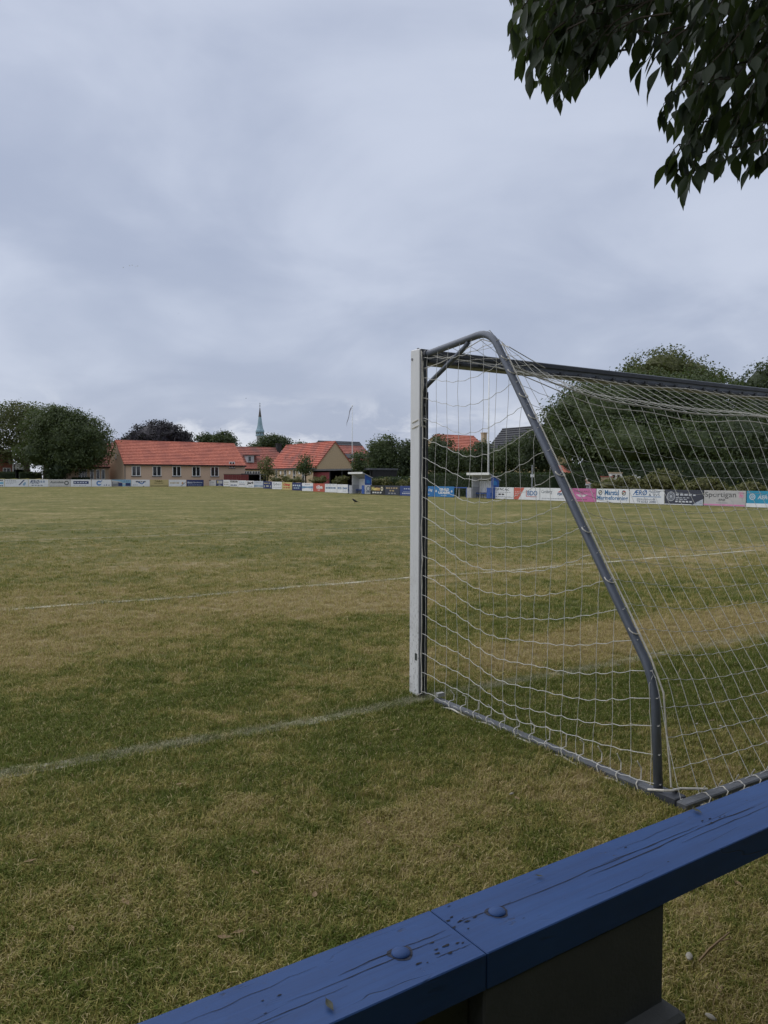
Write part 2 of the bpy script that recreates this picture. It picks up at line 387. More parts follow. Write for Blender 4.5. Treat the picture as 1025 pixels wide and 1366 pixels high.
for x0, x1, y0, y1, d, s in strips:
    nx, ny = int((x1-x0)/.4), max(1, int((y1-y0)/.4))
    for i in range(nx):
        for j in range(ny):
            o = len(vs); q = [(x0+(x1-x0)*(i+p)/nx, y0+(y1-y0)*(j+w)/ny) for p, w in ((0, 0), (1, 0), (1, 1), (0, 1))]
            for x, y in q:
                P = Vector((x, y, 0)); vs.append((x, y, gz(P.dot(U), P.dot(NV))))
            fs.append((o, o+1, o+2, o+3)); dens.append(d); gs.append(s)
gm = bpy.data.meshes.new('grass'); gm.from_pydata(vs, [], fs); gm.update()
for nme, arr in (('dens', dens), ('gsize', gs)):
    at = gm.attributes.new(nme, 'FLOAT', 'FACE'); at.data.foreach_set('value', arr)
go = link('grass', gm); tag(go, 'short dry mown grass blades covering the near pitch', None, None, 'stuff'); gm.materials.append(M_BLADE)
ng = bpy.data.node_groups.new('grass_scatter', 'GeometryNodeTree')
ng.interface.new_socket('Geometry', in_out='INPUT', socket_type='NodeSocketGeometry'); ng.interface.new_socket('Geometry', in_out='OUTPUT', socket_type='NodeSocketGeometry')
gi = ng.nodes.new('NodeGroupInput'); gout = ng.nodes.new('NodeGroupOutput')
def attr(nm):
    n = ng.nodes.new('GeometryNodeInputNamedAttribute'); n.data_type = 'FLOAT'; n.inputs['Name'].default_value = nm; return n.outputs['Attribute']
dp = ng.nodes.new('GeometryNodeDistributePointsOnFaces'); ng.links.new(gi.outputs[0], dp.inputs['Mesh']); 
nz = ng.nodes.new('ShaderNodeTexNoise'); nz.inputs['Scale'].default_value = 6.5; nz.inputs['Detail'].default_value = 3.0
mr = ng.nodes.new('ShaderNodeMapRange'); ng.links.new(nz.outputs[0], mr.inputs[0]); mr.inputs[1].default_value = .34; mr.inputs[2].default_value = .52; mr.inputs[3].default_value = .28; mr.inputs[4].default_value = 1.25
dm_ = ng.nodes.new('ShaderNodeMath'); dm_.operation = 'MULTIPLY'; ng.links.new(mr.outputs[0], dm_.inputs[0]); ng.links.new(attr('dens'), dm_.inputs[1]); ng.links.new(dm_.outputs[0], dp.inputs['Density'])
ci = ng.nodes.new('GeometryNodeCollectionInfo'); ci.inputs['Collection'].default_value = GRASS; ci.inputs['Separate Children'].default_value = True; ci.inputs['Reset Children'].default_value = True
ip = ng.nodes.new('GeometryNodeInstanceOnPoints'); ip.inputs['Pick Instance'].default_value = True
ng.links.new(dp.outputs['Points'], ip.inputs['Points']); ng.links.new(ci.outputs[0], ip.inputs['Instance'])
rv = ng.nodes.new('FunctionNodeRandomValue'); rv.data_type = 'FLOAT_VECTOR'; rv.inputs[0].default_value = (-.15, -.15, 0); rv.inputs[1].default_value = (.15, .15, 6.283)
ng.links.new(rv.outputs[0], ip.inputs['Rotation'])
r2 = ng.nodes.new('FunctionNodeRandomValue'); r2.data_type = 'FLOAT'; r2.inputs[2].default_value = .7; r2.inputs[3].default_value = 1.45; r2.inputs['Seed'].default_value = 5
mu = ng.nodes.new('ShaderNodeMath'); mu.operation = 'MULTIPLY'; ng.links.new(r2.outputs[1], mu.inputs[0]); ng.links.new(attr('gsize'), mu.inputs[1]); ng.links.new(mu.outputs[0], ip.inputs['Scale'])
ng.links.new(ip.outputs[0], gout.inputs[0])
md = go.modifiers.new('scatter', 'NODES'); md.node_group = ng
# ------------------------------------------------------------------ buildings
def slope(mb, e0, e1, r0, r1, n, lift=.085):
    n = max(5, int(n*.75))
    """stepped tile courses from eave to ridge"""
    e0, e1, r0, r1 = map(Vector, (e0, e1, r0, r1)); nrm = (e1-e0).cross(r0-e0).normalized()
    if nrm.z < 0: nrm = -nrm
    for i in range(n):
        t0, t1 = i/n, (i+1)/n
        p0, p1 = e0.lerp(r0, t0), e1.lerp(r1, t0); q0, q1 = e0.lerp(r0, t1), e1.lerp(r1, t1)
        vs = [p0+nrm*.01, p1+nrm*.01, p1+nrm*(.01+lift), p0+nrm*(.01+lift), q1+nrm*.012, q0+nrm*.012]
        mb.add(vs, [(0, 1, 2, 3), (3, 2, 4, 5)])
    # underside and verge boards
    mb.add([e0-nrm*.06, e1-nrm*.06, r1-nrm*.06, r0-nrm*.06, e0+nrm*.01, e1+nrm*.01, r1+nrm*.01, r0+nrm*.01], [(0, 3, 2, 1), (0, 4, 7, 3), (1, 2, 6, 5), (0, 1, 5, 4), (3, 7, 6, 2)])
def window(root, side, x, z0, w, h, fm, mull=1, dim=None, cross=0):
    """frame proud of the wall, pane set inside it, sill below; side: front (y=0) or left (x=0) or right"""
    T = Matrix.Identity(4)
    if side == 'left': T = Matrix.Rotation(-math.pi/2, 4, 'Z')
    if side == 'right': T = Matrix.Translation((dim, 0, 0)) @ Matrix.Rotation(math.pi/2, 4, 'Z')
    k = .085; f = MB(); x0, x1 = x-w/2, x+w/2
    f.box(x0, x0+k, -.05, .02, z0, z0+h, T); f.box(x1-k, x1, -.05, .02, z0, z0+h, T)
    f.box(x0+k, x1-k, -.05, .02, z0, z0+k, T); f.box(x0+k, x1-k, -.05, .02, z0+h-k, z0+h, T)
    for i in range(mull):
        c = x0+w*(i+1)/(mull+1); f.box(c-k*.6, c+k*.6, -.045, .02, z0+k, z0+h-k, T)
    if cross: f.box(x0+k, x1-k, -.04, .02, z0+h*.62, z0+h*.62+.06, T)
    fo = f.build('window', fm, root)
    p = MB(); p.box(x0+k, x1-k, -.012, .01, z0+k, z0+h-k, T); p.build('pane', GLASS, fo)
    s = MB(); s.box(x0-.08, x1+.08, -.11, .02, z0-.09, z0-.003, T); s.build('sill', DARKWOOD, fo)
def house(name, label, a0, b0, L, D, ze, zr, ridge, wm, rm, zb=None, oh=.3, courses=18, gm=None, group=None, fascia=DARKWOOD, rg_off=.5):
    zb = hz(b0) if zb is None else zb
    r = thing(name, label, 'house', AB(a0, b0, zb), TH, group); ze -= zb; zr -= zb
    w = MB()
    if ridge == 'a':
        poly = [(0, -.3), (D, -.3), (D, ze), (D*rg_off, zr-.1), (0, ze)]; n = 5
        vs = [(0, y, z) for y, z in poly]+[(L, y, z) for y, z in poly]
    else:
        poly = [(0, -.3), (L, -.3), (L, ze), (L*rg_off, zr-.1), (0, ze)]; n = 5
        vs = [(x, 0, z) for x, z in poly]+[(x, D, z) for x, z in poly]
    w.add(vs, [tuple(range(n)), tuple(range(2*n-1, n-1, -1))]+[(i, i+n, (i+1) % n+n, (i+1) % n) for i in range(n)])
    w.build('wall', wm, r)
    rf = MB(); g = .10
    if ridge == 'a':
        k = (zr-ze)/(D*rg_off); k2 = (zr-ze)/(D*(1-rg_off))
        slope(rf, (-g, -oh, ze-oh*k), (L+g, -oh, ze-oh*k), (-g, D*rg_off, zr), (L+g, D*rg_off, zr), courses)
        slope(rf, (L+g, D+oh, ze-oh*k2), (-g, D+oh, ze-oh*k2), (L+g, D*rg_off, zr), (-g, D*rg_off, zr), courses)
        ed = ((-g, D*rg_off, zr+.03), (L+g, D*rg_off, zr+.03)); fa = (-g, L+g, -oh-.03, -oh+.06, ze-oh*k-.18, ze-oh*k-.03)
    else:
        k = (zr-ze)/(L*rg_off); k2 = (zr-ze)/(L*(1-rg_off))
        slope(rf, (-oh, D+g, ze-oh*k), (-oh, -g, ze-oh*k), (L*rg_off, D+g, zr), (L*rg_off, -g, zr), courses)
        slope(rf, (L+oh, -g, ze-oh*k2), (L+oh, D+g, ze-oh*k2), (L*rg_off, -g, zr), (L*rg_off, D+g, zr), courses)
        ed = ((L*rg_off, -g, zr+.03), (L*rg_off, D+g, zr+.03)); fa = (-oh-.03, -oh+.06, -g, D+g, ze-oh*k-.18, ze-oh*k-.03)
    ro = rf.build('roof', rm, r)
    t = MB(); t.tube(ed, .11, 6); t.build('ridge_tiles', rm, ro)
    e = MB(); e.box(*fa); e.build('gutter', fascia, ro)
    r['_ze'] = ze
    return r, ro
def chimney(ro, x, y, z0, z1, s=.35, mt=BRICK_R):
    c = MB(); c.box(x-s, x+s, y-s, y+s, z0, z1-.15); c.box(x-s-.06, x+s+.06, y-s-.06, y+s+.06, z1-.15, z1); return c.build('chimney', mt, ro)

# long brick hall with the bright red roof, beyond the far boards
hl, hlr = house('brick_house', 'long tan brick bungalow with bright red tiled roof and six white windows', 29.0, 116.0, 18.9, 9.4, 3.95, 7.35, 'a', BRICK_Y, TILE_R, courses=20)
for px in (182, 209.6, 236, 262, 286.6, 309.8):
    w = .95 if px > 300 else 1.3
    window(hl, 'front', on_b(px, 116)-29.0, 1.53-hz(116)+ (1.95 if px > 300 else 0.62)-.15, w, 1.0 if px > 300 else 1.5, WHITE)
window(hl, 'left', -4.7, 4.1, .5, .7, WHITE, 0)
for k in range(7):
    e = MB(); e.box(1.1+k*2.85, 1.3+k*2.85, -.33, -.02, 3.1, 3.22); e.build('rafter_end', DARKWOOD, hl)
d = MB(); d.tube([(.12, -.07, 3.2), (.12, -.07, -.2)], .05, 6); d.build('downpipe', FELT, hl)
a = MB(); a.tube([(9.2, 5.2, 6.2), (9.2, 5.2, 7.6)], .03, 5); a.build('vent_pipe', FELT, hlr)
# low wing with three windows, half hidden by the round tree
aw = on_b(80, 121)
h2, _ = house('brick_bungalow', 'low brick bungalow with three narrow windows half hidden by the round tree', aw, 121, on_b(146, 121)-aw, 6, 3.55, 5.6, 'a', BRICK_Y, TILE_B, courses=8)
for px in (123, 131, 138): window(h2, 'front', on_b(px, 121)-aw, .95, .55, 1.5, WHITE, 0)
window(h2, 'front', on_b(111, 121)-aw, .95, 1.2, 1.5, WHITE, 2)
h2b, _ = house('brick_house', 'dark red roofed house squeezed between round tree and long bungalow', on_b(138, 127), 127.5, 6.2, 12, 3.9, 7.5, 'b', BRICK_Y, TILE_B, courses=14)
# house far left behind the trunks
al = on_b(2, 132)
h0, _ = house('brick_house', 'red brick house with white corner seen between the left tree trunks', al, 134, 1.9, 6, 4.4, 6.0, 'a', BRICK_R, TILE_B, courses=8)
t = MB(); t.box(1.8, 2.0, -.08, .1, 0, 3.9); t.build('corner_board', WHITE, h0)
window(h0, 'front', 1.0, 1.5, 1.1, 1.2, WHITE)
gr = thing('carport', 'white roofed open carport beside the red brick house far left', 'carport', AB(al+2.2, 133, hz(133)), TH)
m_ = MB(); m_.box(0, 1.5, 0, 4, 2.45, 3.35); m_.build('roof', WHITE, gr)
m_ = MB(); m_.box(0, .1, .1, 3.9, 0, 2.45); m_.box(1.4, 1.5, .1, 3.9, 0, 2.45); m_.box(.1, 1.4, 3.8, 3.9, 0, 2.45); m_.build('wall', DARKWOOD, gr)
# brown-red roof in the middle, behind
a9 = on_b(306, 136)
h9, h9r = house('house', 'yellow house with brownish red roof, grey dormer and low chimney', a9, 136, on_b(382, 136)-a9, 9, 3.8, 7.75, 'a', PLASTER, TILE_B, courses=16)
dm = MB(); x = on_b(336, 136)-a9; dm.prism([(x-.55, 4.2), (x+.75, 4.2), (x+.75, 5.5), (x-.55, 5.5)], .6, 3.4); dm.build('dormer', GREYBRD, h9)
dm = MB(); dm.box(x-.75, x+1.9, .45, 3.5, 5.5, 5.62); dm.build('dormer_roof', SLATE, h9)
dm = MB(); dm.box(x-.35, x+.1, .57, .62, 4.45, 5.3); dm.build('dormer_window', GLASS, h9)
chimney(h9r, on_b(372, 140)-a9, 4.0, 6.0, 8.1, .45, DARKWOOD)
for px in (331, 342): window(h9, 'front', on_b(px, 136)-a9, 1.7, 1.6, .9, WHITE, 2)
# gabled house behind the sideline boards
h10, h10r = house('gabled_house', 'ochre gabled house with weathered red roof above dark carport', 48.9, 93.3, 5.7, 15.5, 3.45, 6.75, 'b', BRICK_T, TILE_W, zb=.3, courses=18, oh=.25, fascia=FELT)
for px, w in ((369, .7), (381, .75), (393, .8), (405, .8)):
    window(h10, 'left', -(on_a(px, 48.9)-93.3), .55, w, 2.1, WHITE, 0, None, 1)
for px in (375, 387, 400, 414): 
    y = on_a(px, 48.9)-93.3; v = MB(); v.box(-.06, .02, y-.22, y+.22, 2.0, 2.5); v.build('wall_vent', WHITE, h10)
for y in (2.2, 4.7, 7.2, 9.7, 12):
    v = MB(); v.box(.95, 1.2, y, y+.25, 4.32, 4.62); v.build('roof_vent', plain('pale_tile', (.5, .25, .2)), h10r)
# slate and red roofs further back
a12 = on_b(437, 150)
h12, _ = house('slate_roof_house', 'dark slate roof rising behind the ochre gable', a12, 150, on_b(492, 150)-a12, 12, 7.4, 10.2, 'a', BRICK_Y, SLATE, courses=10, rg_off=.35)
a13 = on_b(452, 124)
h13, h13r = house('house', 'low house with faded red roof and grey rooflights behind flagpole base', a13, 124, on_b(500, 124)-a13, 9, 5.2, 7.95, 'a', BRICK_Y, TILE_B, courses=14)
for px, w in ((470, 2.0), (484, 1.8), (494, .9)):
    x = on_b(px, 124)-a13; k = 2.75/4.5; T = Matrix.Translation((x, 1.0, 5.83-hz(124)+.05)) @ Matrix.Rotation(math.atan(k), 4, 'X')
    s = MB(); s.box(-w/2, w/2, -.75, .75, .03, .16, T); s.build('rooflight', SLATE, h13r)
a14 = on_b(602, 84)
h14, h14r = house('house', 'bright red tiled roof showing above trees left of white flagpole', a14, 84, on_b(653, 84)-a14, 9, 5.6, 7.85, 'a', BRICK_T, TILE_R, courses=14, rg_off=.4)
chimney(h14r, on_b(649, 87)-a14, 3.6, 6.5, 8.3, .3, BRICK_T)
h15, _ = house('dark_roof_house', 'dark slate roofed house with yellow wall above the trees right of flagpole', 64.4, 66.5, 5.2, 9.6, 5.4, 8.1, 'b', PLASTER, SLATE, courses=14, oh=.3)
# church
ch = at_depth(347.3, 640, 430); CX, CY = ch.x, ch.y
cr = thing('church_tower', 'church tower with slender verdigris copper spire beyond the roofs', 'church', (CX, CY, 0), 0)
m_ = MB(); m_.lathe([(3.15, 0), (3.15, 25.6)], 4, rot=math.pi/4+.2); m_.build('tower', plain('tower_render', (.35, .36, .36)), cr)
m_ = MB(); m_.lathe([(2.6, 25.6), (3.0, 25.7), (3.0, 26.3), (2.5, 26.5), (2.5, 27.6), (3.0, 27.8), (3.0, 28.4), (2.7, 28.7)], 8); m_.build('lantern', COPPER, cr)
lan_ = kids(cr)[-1]
for k in range(8):
    m_ = MB(); an = k*math.pi/4+.39; m_.tube([(2.62*math.cos(an), 2.62*math.sin(an), 26.5), (2.62*math.cos(an), 2.62*math.sin(an), 27.7)], .22, 5); m_.build('lantern_post', COPPER_D, lan_)
m_ = MB(); m_.lathe([(3.0, 28.5), (2.3, 29.6), (1.75, 31.5), (1.35, 34.0), (1.0, 36.2)], 8); m_.build('spire', COPPER, cr)
m_ = MB(); m_.lathe([(1.0, 36.2), (1.02, 36.5), (.62, 38.8), (.22, 41.4)], 8); m_.build('spire_tip', COPPER_D, cr)
m_ = MB(); m_.lathe([(.10, 41.3), (.10, 42.0), (.35, 42.2), (.35, 42.5), (.10, 42.7), (.07, 44.3)], 6); m_.box(-.5, .5, -.06, .06, 43.4, 43.6); m_.build('weathervane', COPPER_D, cr)
for o_ in kids(cr): o_.scale = (.82, .82, 1)

# maroon fence, carport behind corner
def at_ab(px, a=None, b=None):
    return (a, on_a(px, a)) if a is not None else (on_b(px, b), b)
aa = on_b(299, 112.5); L = on_b(332, 112.5)-aa
mf = thing('board_fence', 'dark red board fence beside the long bungalow', 'fence', AB(aa, 112.5), TH)
nbd = 12
for k in range(nbd):
    if k == 0:
        m_ = MB(); m_.box(0, L/nbd-.02, 0, .03, .1, 1.75); bd = m_.build('fence_board', MAROON, mf)
    else:
        c = bd.copy(); COL.objects.link(c); c.location = (L/nbd*k, .006*(k % 2), 0)
m_ = MB(); m_.box(-.05, L+.05, -.02, .07, 1.76, 1.83); m_.build('capping', DARKWOOD, mf)
cp = thing('carport', 'dark carport with grey post next to the dark red fence', 'carport', AB(aa+L+.2, 113), TH)
L2 = on_b(356, 113)-(aa+L+.2)
m_ = MB(); m_.box(0, L2, 0, 4, 1.75, 1.95); m_.build('roof', FELT, cp)
m_ = MB(); m_.box(0, L2, 3.9, 4, -.2, 1.75); m_.box(0, .08, .1, 3.9, -.2, 1.75); m_.box(L2-.08, L2, .1, 3.9, -.2, 1.75); m_.build('wall', plain('navy_boards', (.025, .030, .045)), cp)
m_ = MB(); m_.box(L2*.62, L2*.62+.14, -.02, .1, -.2, 1.75); m_.build('post', GREYBRD, cp)
# flat roofed shelter in front of the ochre gable
A11 = 44.6; b11a, b11b = on_a(417, A11), on_a(497, A11)
sh = thing('flat_roof_shed', 'long flat roofed dark shed with red doors in front of ochre gable', 'shed', AB(A11, b11a, .1), TH-math.pi/2)
LL = b11a-b11b
m_ = MB(); m_.box(-.3, LL, -.35, 3.4, 2.52, 2.72); m_.build('roof', FELT, sh)
m_ = MB(); m_.box(0, LL-.1, 3.2, 3.3, -.2, 2.52); m_.box(0, .1, .1, 3.2, -.2, 2.52); m_.box(LL-.2, LL-.1, .1, 3.2, -.2, 2.52); m_.build('wall', DARKWOOD, sh)
for k in range(2):
    m_ = MB(); m_.box(.12+k*2.15, 2.2+k*2.15, .06, .14, -.1, 2.35)
    for j in range(6): m_.box(.14+k*2.15+j*.345, .14+k*2.15+j*.345+.32, .03, .06, -.08, 2.33)
    m_.build('door', plain('red_door', (.26, .045, .055)), sh)
for x in (4.6, 7.6, LL-.4):
    m_ = MB(); m_.box(x, x+.14, -.1, .04, -.2, 2.52); m_.build('post', DARKWOOD, sh)

# flagpoles
def flagpole(label, px, depth, top, pennant):
    p = at_depth(px, 640, depth); b = Vector((p.x, p.y, 0)).dot(NV); z0 = hz(b)
    zt = EYE+(640.5-top)/1029*depth
    f = thing('flagpole', label, 'flagpole', (p.x, p.y, z0), 0, None)
    m_ = MB(); m_.tube([(0, 0, -.3), (0, 0, (zt-z0)*.5), (0, 0, zt-z0)], [.085, .07, .045], 8); o_ = m_.build('pole', WHITE, f, smooth=True); o_.scale = ((.62, .62, 1) if pennant else (.85, .85, 1))
    m_ = MB(); m_.lathe([(.02, zt-z0), (.09, zt-z0+.05), (.09, zt-z0+.12), (.01, zt-z0+.2)], 8); m_.build('finial', WHITE, f)
    m_ = MB(); m_.box(-.18, .18, -.14, .14, -.2, .45); m_.build('foot', CONC, f)
    if pennant:
        h = zt-z0; vs = []; n = 12
        for i in range(n+1):
            t = i/n; x = -.08-.55*math.sin(t*1.5)*(1-.0*t)-.05*math.sin(t*9); z = h-.1-t*2.3; w = .055*(1-t*.7)
            vs += [(x-w, .05*math.sin(t*7), z+.05), (x+w*.4, .05*math.sin(t*7)+.03, z-.04)]
        m_ = MB(); m_.add(vs, [(2*i, 2*i+1, 2*i+3, 2*i+2) for i in range(n)]); pe = m_.build('pennant', plain('pennant_cloth', (.30, .26, .27)), f)
    m_ = MB(); m_.tube([(.09, 0, 1.2), (.08, .01, (zt-z0)*.5), (.06, 0, zt-z0-.1)], .008, 4); m_.build('halyard', WHITE, f)
flagpole('white flagpole with limp pennant above the rooflight house', 470, 94, 543.5, True)
flagpole('bare white flagpole behind the dugout inside the goal frame', 651.3, 67.5, 490, False)

# ------------------------------------------------------------------ trees
def ico_dirs(n):
    i = np.arange(n)+.5; ph = np.arccos(1-2*i/n); t = math.pi*(1+5**.5)*i
    return np.stack([np.cos(t)*np.sin(ph), np.sin(t)*np.sin(ph), np.cos(ph)], 1)
def foliage(lobes, n, size, clump, fill=.72, flat=.5):
    """lobes: [(cx,cy,cz,rx,ry,rz)]; leaf-sized diamond faces in clumps spread through each lobe"""
    lobes = np.array(lobes, float); area = (lobes[:, 3]*lobes[:, 5]); pr = area/area.sum()
    nc = max(12, int(n/22)); li = rng.choice(len(lobes), nc, p=pr); L = lobes[li]
    d = rng.normal(size=(nc, 3)); d[:, 2] += .15; d /= np.linalg.norm(d, axis=1)[:, None]
    r = fill+(1.03-fill)*rng.random(nc)**.7
    C = L[:, :3]+d*L[:, 3:]*r[:, None]
    wgt = rng.random(nc)+.35; k = rng.choice(nc, n, p=wgt/wgt.sum())
    P = C[k]+rng.normal(size=(n, 3))*np.array([clump, clump, clump*.6])
    nd_ = d[k]+rng.normal(size=(n, 3))*.8+np.array([0, 0, flat]); nd_ /= np.linalg.norm(nd_, axis=1)[:, None]
    t = np.cross(nd_, rng.normal(size=(n, 3))); t /= np.linalg.norm(t, axis=1)[:, None]; b = np.cross(nd_, t)
    s = size*(.6+.8*rng.random(n))[:, None]
    bend = nd_*s*.18
    V = np.stack([P-t*s*.5, P-b*s*.3+bend, P+t*s*.5, P+b*s*.3+bend], 1).reshape(-1, 3)
    return V, np.arange(n*4).reshape(n, 4)
def core_mesh(lobes, k=.72):
    m_ = MB()
    for cx, cy, cz, rx, ry, rz in lobes:
        pr = []; n = 9
        vs = []; fs = []
        for i in range(6):
            ph = math.pi*(i+.5)/6
            for j in range(n):
                t = 2*math.pi*j/n; w = k*(1+.22*math.sin(3.1*t+i*1.7+cx)*math.cos(i*1.3+cz))
                vs.append((cx+rx*w*math.sin(ph)*math.cos(t), cy+ry*w*math.sin(ph)*math.sin(t), cz+rz*w*math.cos(ph)))
        for i in range(5):
            for j in range(n): fs.append((i*n+j, (i+1)*n+j, (i+1)*n+(j+1) % n, i*n+(j+1) % n))
        m_.add(vs, fs)
    return m_
def tree(name, label, trunk_px, depth, lobes_px, n, lm, size=.3, clump=.55, tr=.3, core=.7, cat='tree', group=None, fill=.72, trunk=True, dj=None):
    """lobes_px: (px, py, rx_px, rz_px) measured at the tree's own distance, turned into real ellipsoids there"""
    p = at_depth(trunk_px, 640, depth); b = Vector((p.x, p.y, 0)).dot(NV); z0 = gz(99, b)
    r = thing(name, label, cat, (p.x, p.y, z0), 0, group); k = depth/1029.0; lo = []
    for i, (px, py, rx, rz) in enumerate(lobes_px):
        dd = depth+((dj[i] if dj else 0)); q = at_depth(px, py, dd); kk = dd/1029.0
        lo.append((q.x-p.x, q.y-p.y, q.z-z0, rx*kk, max(rx, rz)*kk*.9, rz*kk))
    V, Q = foliage(lo, n, size, clump, fill)
    link('crown', np_mesh('crown', V, Q, lm), r)
    if core: core_mesh(lo, core).build('inner_foliage', lm, r)
    if trunk:
        zc = sum(l[2]*l[3] for l in lo)/sum(l[3] for l in lo); t = MB()
        zf = zc*.45
        t.tube([(0, 0, -.2), (0.02, 0, .3), (.06*tr, .1*tr, zf*.6), (0, 0, zf), (0, .1, zc)], [tr*1.5, tr*1.08, tr*.9, tr*.75, tr*.35], 8)
        for l in lo: t.tube([(0, 0, zf*.85), (l[0]*.45, l[1]*.45, zf+(l[2]-zf)*.55), (l[0]*.9, l[1]*.9, l[2])], [tr*.5, tr*.34, tr*.12], 5)
        t.build('trunk', BARK, r, smooth=True)
    return r
tree('broadleaf_tree', 'olive green spreading tree at the far left edge with sky gaps', 36, 121, [(0, 573, 45, 35), (-45, 580, 40, 38), (40, 562, 34, 24), (15, 553, 38, 16), (55, 580, 30, 32), (-10, 602, 45, 24), (30, 600, 30, 22)], 19000, LF_OLIVE, .34, .5, .55, None, fill=.40)
tree('broadleaf_tree', 'broad round dark green tree left of the long bungalow', 62, 113, [(88, 583, 44, 38), (66, 566, 36, 25), (115, 586, 34, 30), (56, 603, 36, 27), (98, 610, 38, 22), (130, 598, 20, 24), (84, 560, 28, 16)], 28000, LF_MID, .29, .45, .55, .64, fill=.62)
tree('shrub', 'dark dense shrub under the round tree behind the far boards', 80, 111, [(80, 627, 11, 14), (70, 632, 9, 9)], 1500, LF_HEDGE, .3, .3, .1, .8, 'shrub')
tree('copper_beech', 'purple black copper beech dome behind the long red roof', 212, 152, [(212, 583, 38, 21), (188, 588, 24, 14), (238, 588, 20, 15), (170, 592, 14, 8), (215, 600, 45, 12)], 16000, LF_COPPER, .36, .40, .6, .76)
tree('broadleaf_tree', 'small round tree above roof ridge, left one of a pair', 274, 165, [(273, 587, 10, 9), (280, 590, 8, 8)], 1800, LF_DARK, .4, .5, .3, .6)
tree('broadleaf_tree', 'rounder tree above the red roof end, right one of a pair', 300, 163, [(300, 587, 13, 9.5), (306, 591, 9, 8)], 2400, LF_DARK, .4, .5, .3, .7)
tree('broadleaf_tree', 'dark spreading tree in front of church spire', 360, 195, [(362, 590, 14, 10), (345, 597, 12, 5), (374, 592, 12, 8), (381, 595, 7, 5)], 4200, LF_DARK, .5, .6, .35, .72)
tree('broadleaf_tree', 'tiny treetop peeping over the weathered red roof ridge', 405, 170, [(402, 594, 9, 3.5)], 350, LF_DARK, .4, .4, .2, .5)
tree('young_tree', 'thin young tree before the brownish roofed house', 357, 105, [(356, 622, 7.5, 11), (358, 631, 8, 8)], 900, LF_BUSH, .26, .35, .10, None)
tree('young_tree', 'thin young tree before ochre house windows', 408, 96, [(408, 620, 8, 11), (405, 628, 8, 7)], 1100, LF_MID, .24, .35, .10, .35)
tree('young_tree', 'slim young tree behind the left dugout roof', 481, 86, [(479, 617, 7, 13), (483, 625, 7, 8)], 1100, LF_MID, .24, .3, .10, .45)
tree('broadleaf_tree', 'bushy dark tree right of the left dugout', 512, 93, [(512, 604, 18, 23), (503, 615, 14, 20), (521, 612, 14, 22), (511, 628, 22, 16)], 6500, LF_MID, .26, .4, .25, .72)
tree('broadleaf_tree', 'loose tree right behind the goalpost left side', 545, 92, [(543, 606, 15, 18), (552, 615, 14, 20), (537, 626, 18, 15)], 4500, LF_DARK, .26, .4, .22, .66)
tree('broadleaf_tree', 'dark tree just inside the goalpost below the red roof', 586, 88, [(588, 601, 14, 19), (578, 612, 15, 20), (593, 618, 17, 18)], 4200, LF_DARK, .26, .4, .22, .7)
tree('broadleaf_tree', 'low dark tree covering the red roof corner', 620, 86, [(620, 615, 14, 15), (606, 619, 14, 15)], 3400, LF_DARK, .26, .4, .2, .7)
tree('broadleaf_tree', 'dark tree directly left of white flagpole', 643, 84, [(643, 608, 13, 17), (632, 618, 18, 18), (652, 619, 15, 16)], 4400, LF_DARK, .26, .4, .2, .7)
tree('broadleaf_tree', 'tree under the slate roof right of the flagpole', 683, 82, [(680, 612, 20, 18), (668, 617, 15, 16), (693, 606, 16, 20)], 4600, LF_MID, .25, .4, .2, .7)
tree('broadleaf_tree', 'taller dark tree right of the slate roof', 712, 80, [(714, 596, 16, 22), (705, 612, 18, 22), (725, 610, 18, 22)], 5200, LF_DARK, .25, .4, .25, .7)
tree('broadleaf_tree', 'huge dark spreading tree behind the goal net', 850, 76, [(800, 560, 55, 45), (765, 545, 32, 22), (760, 590, 38, 30), (870, 550, 60, 46), (935, 560, 60, 48), (840, 592, 70, 36), (920, 598, 70, 34), (745, 565, 24, 22), (850, 528, 58, 32), (925, 530, 62, 32), (790, 535, 42, 30), (815, 613, 60, 26), (900, 618, 70, 24), (970, 615, 50, 26)], 42000, LF_MID, .30, .55, .7, .70, dj=[0, 1, -1, 2, 1, -4, -4, 2, 2, 3, 2, 3, 2, 3])
tree('broadleaf_tree', 'tall olive crown rising above the goal net', 890, 96, [(885, 492, 44, 27), (860, 503, 36, 20), (920, 500, 40, 24), (945, 512, 28, 18), (890, 540, 70, 45)], 12000, LF_OLIVE, .34, .5, .6, .62, dj=[0, 0, 0, 1, 2])
tree('broadleaf_tree', 'dark tree at the right edge above the net', 1030, 88, [(1015, 512, 22, 22), (1040, 510, 30, 34), (985, 520, 18, 16), (1020, 560, 60, 60), (1060, 560, 60, 60)], 12000, LF_DARK, .30, .5, .6, .7)
tree('broadleaf_tree', 'low dark foliage mass behind the bushes at right', 985, 72, [(985, 590, 60, 40), (1050, 595, 50, 45)], 9000, LF_DARK, .28, .45, .4, .76)
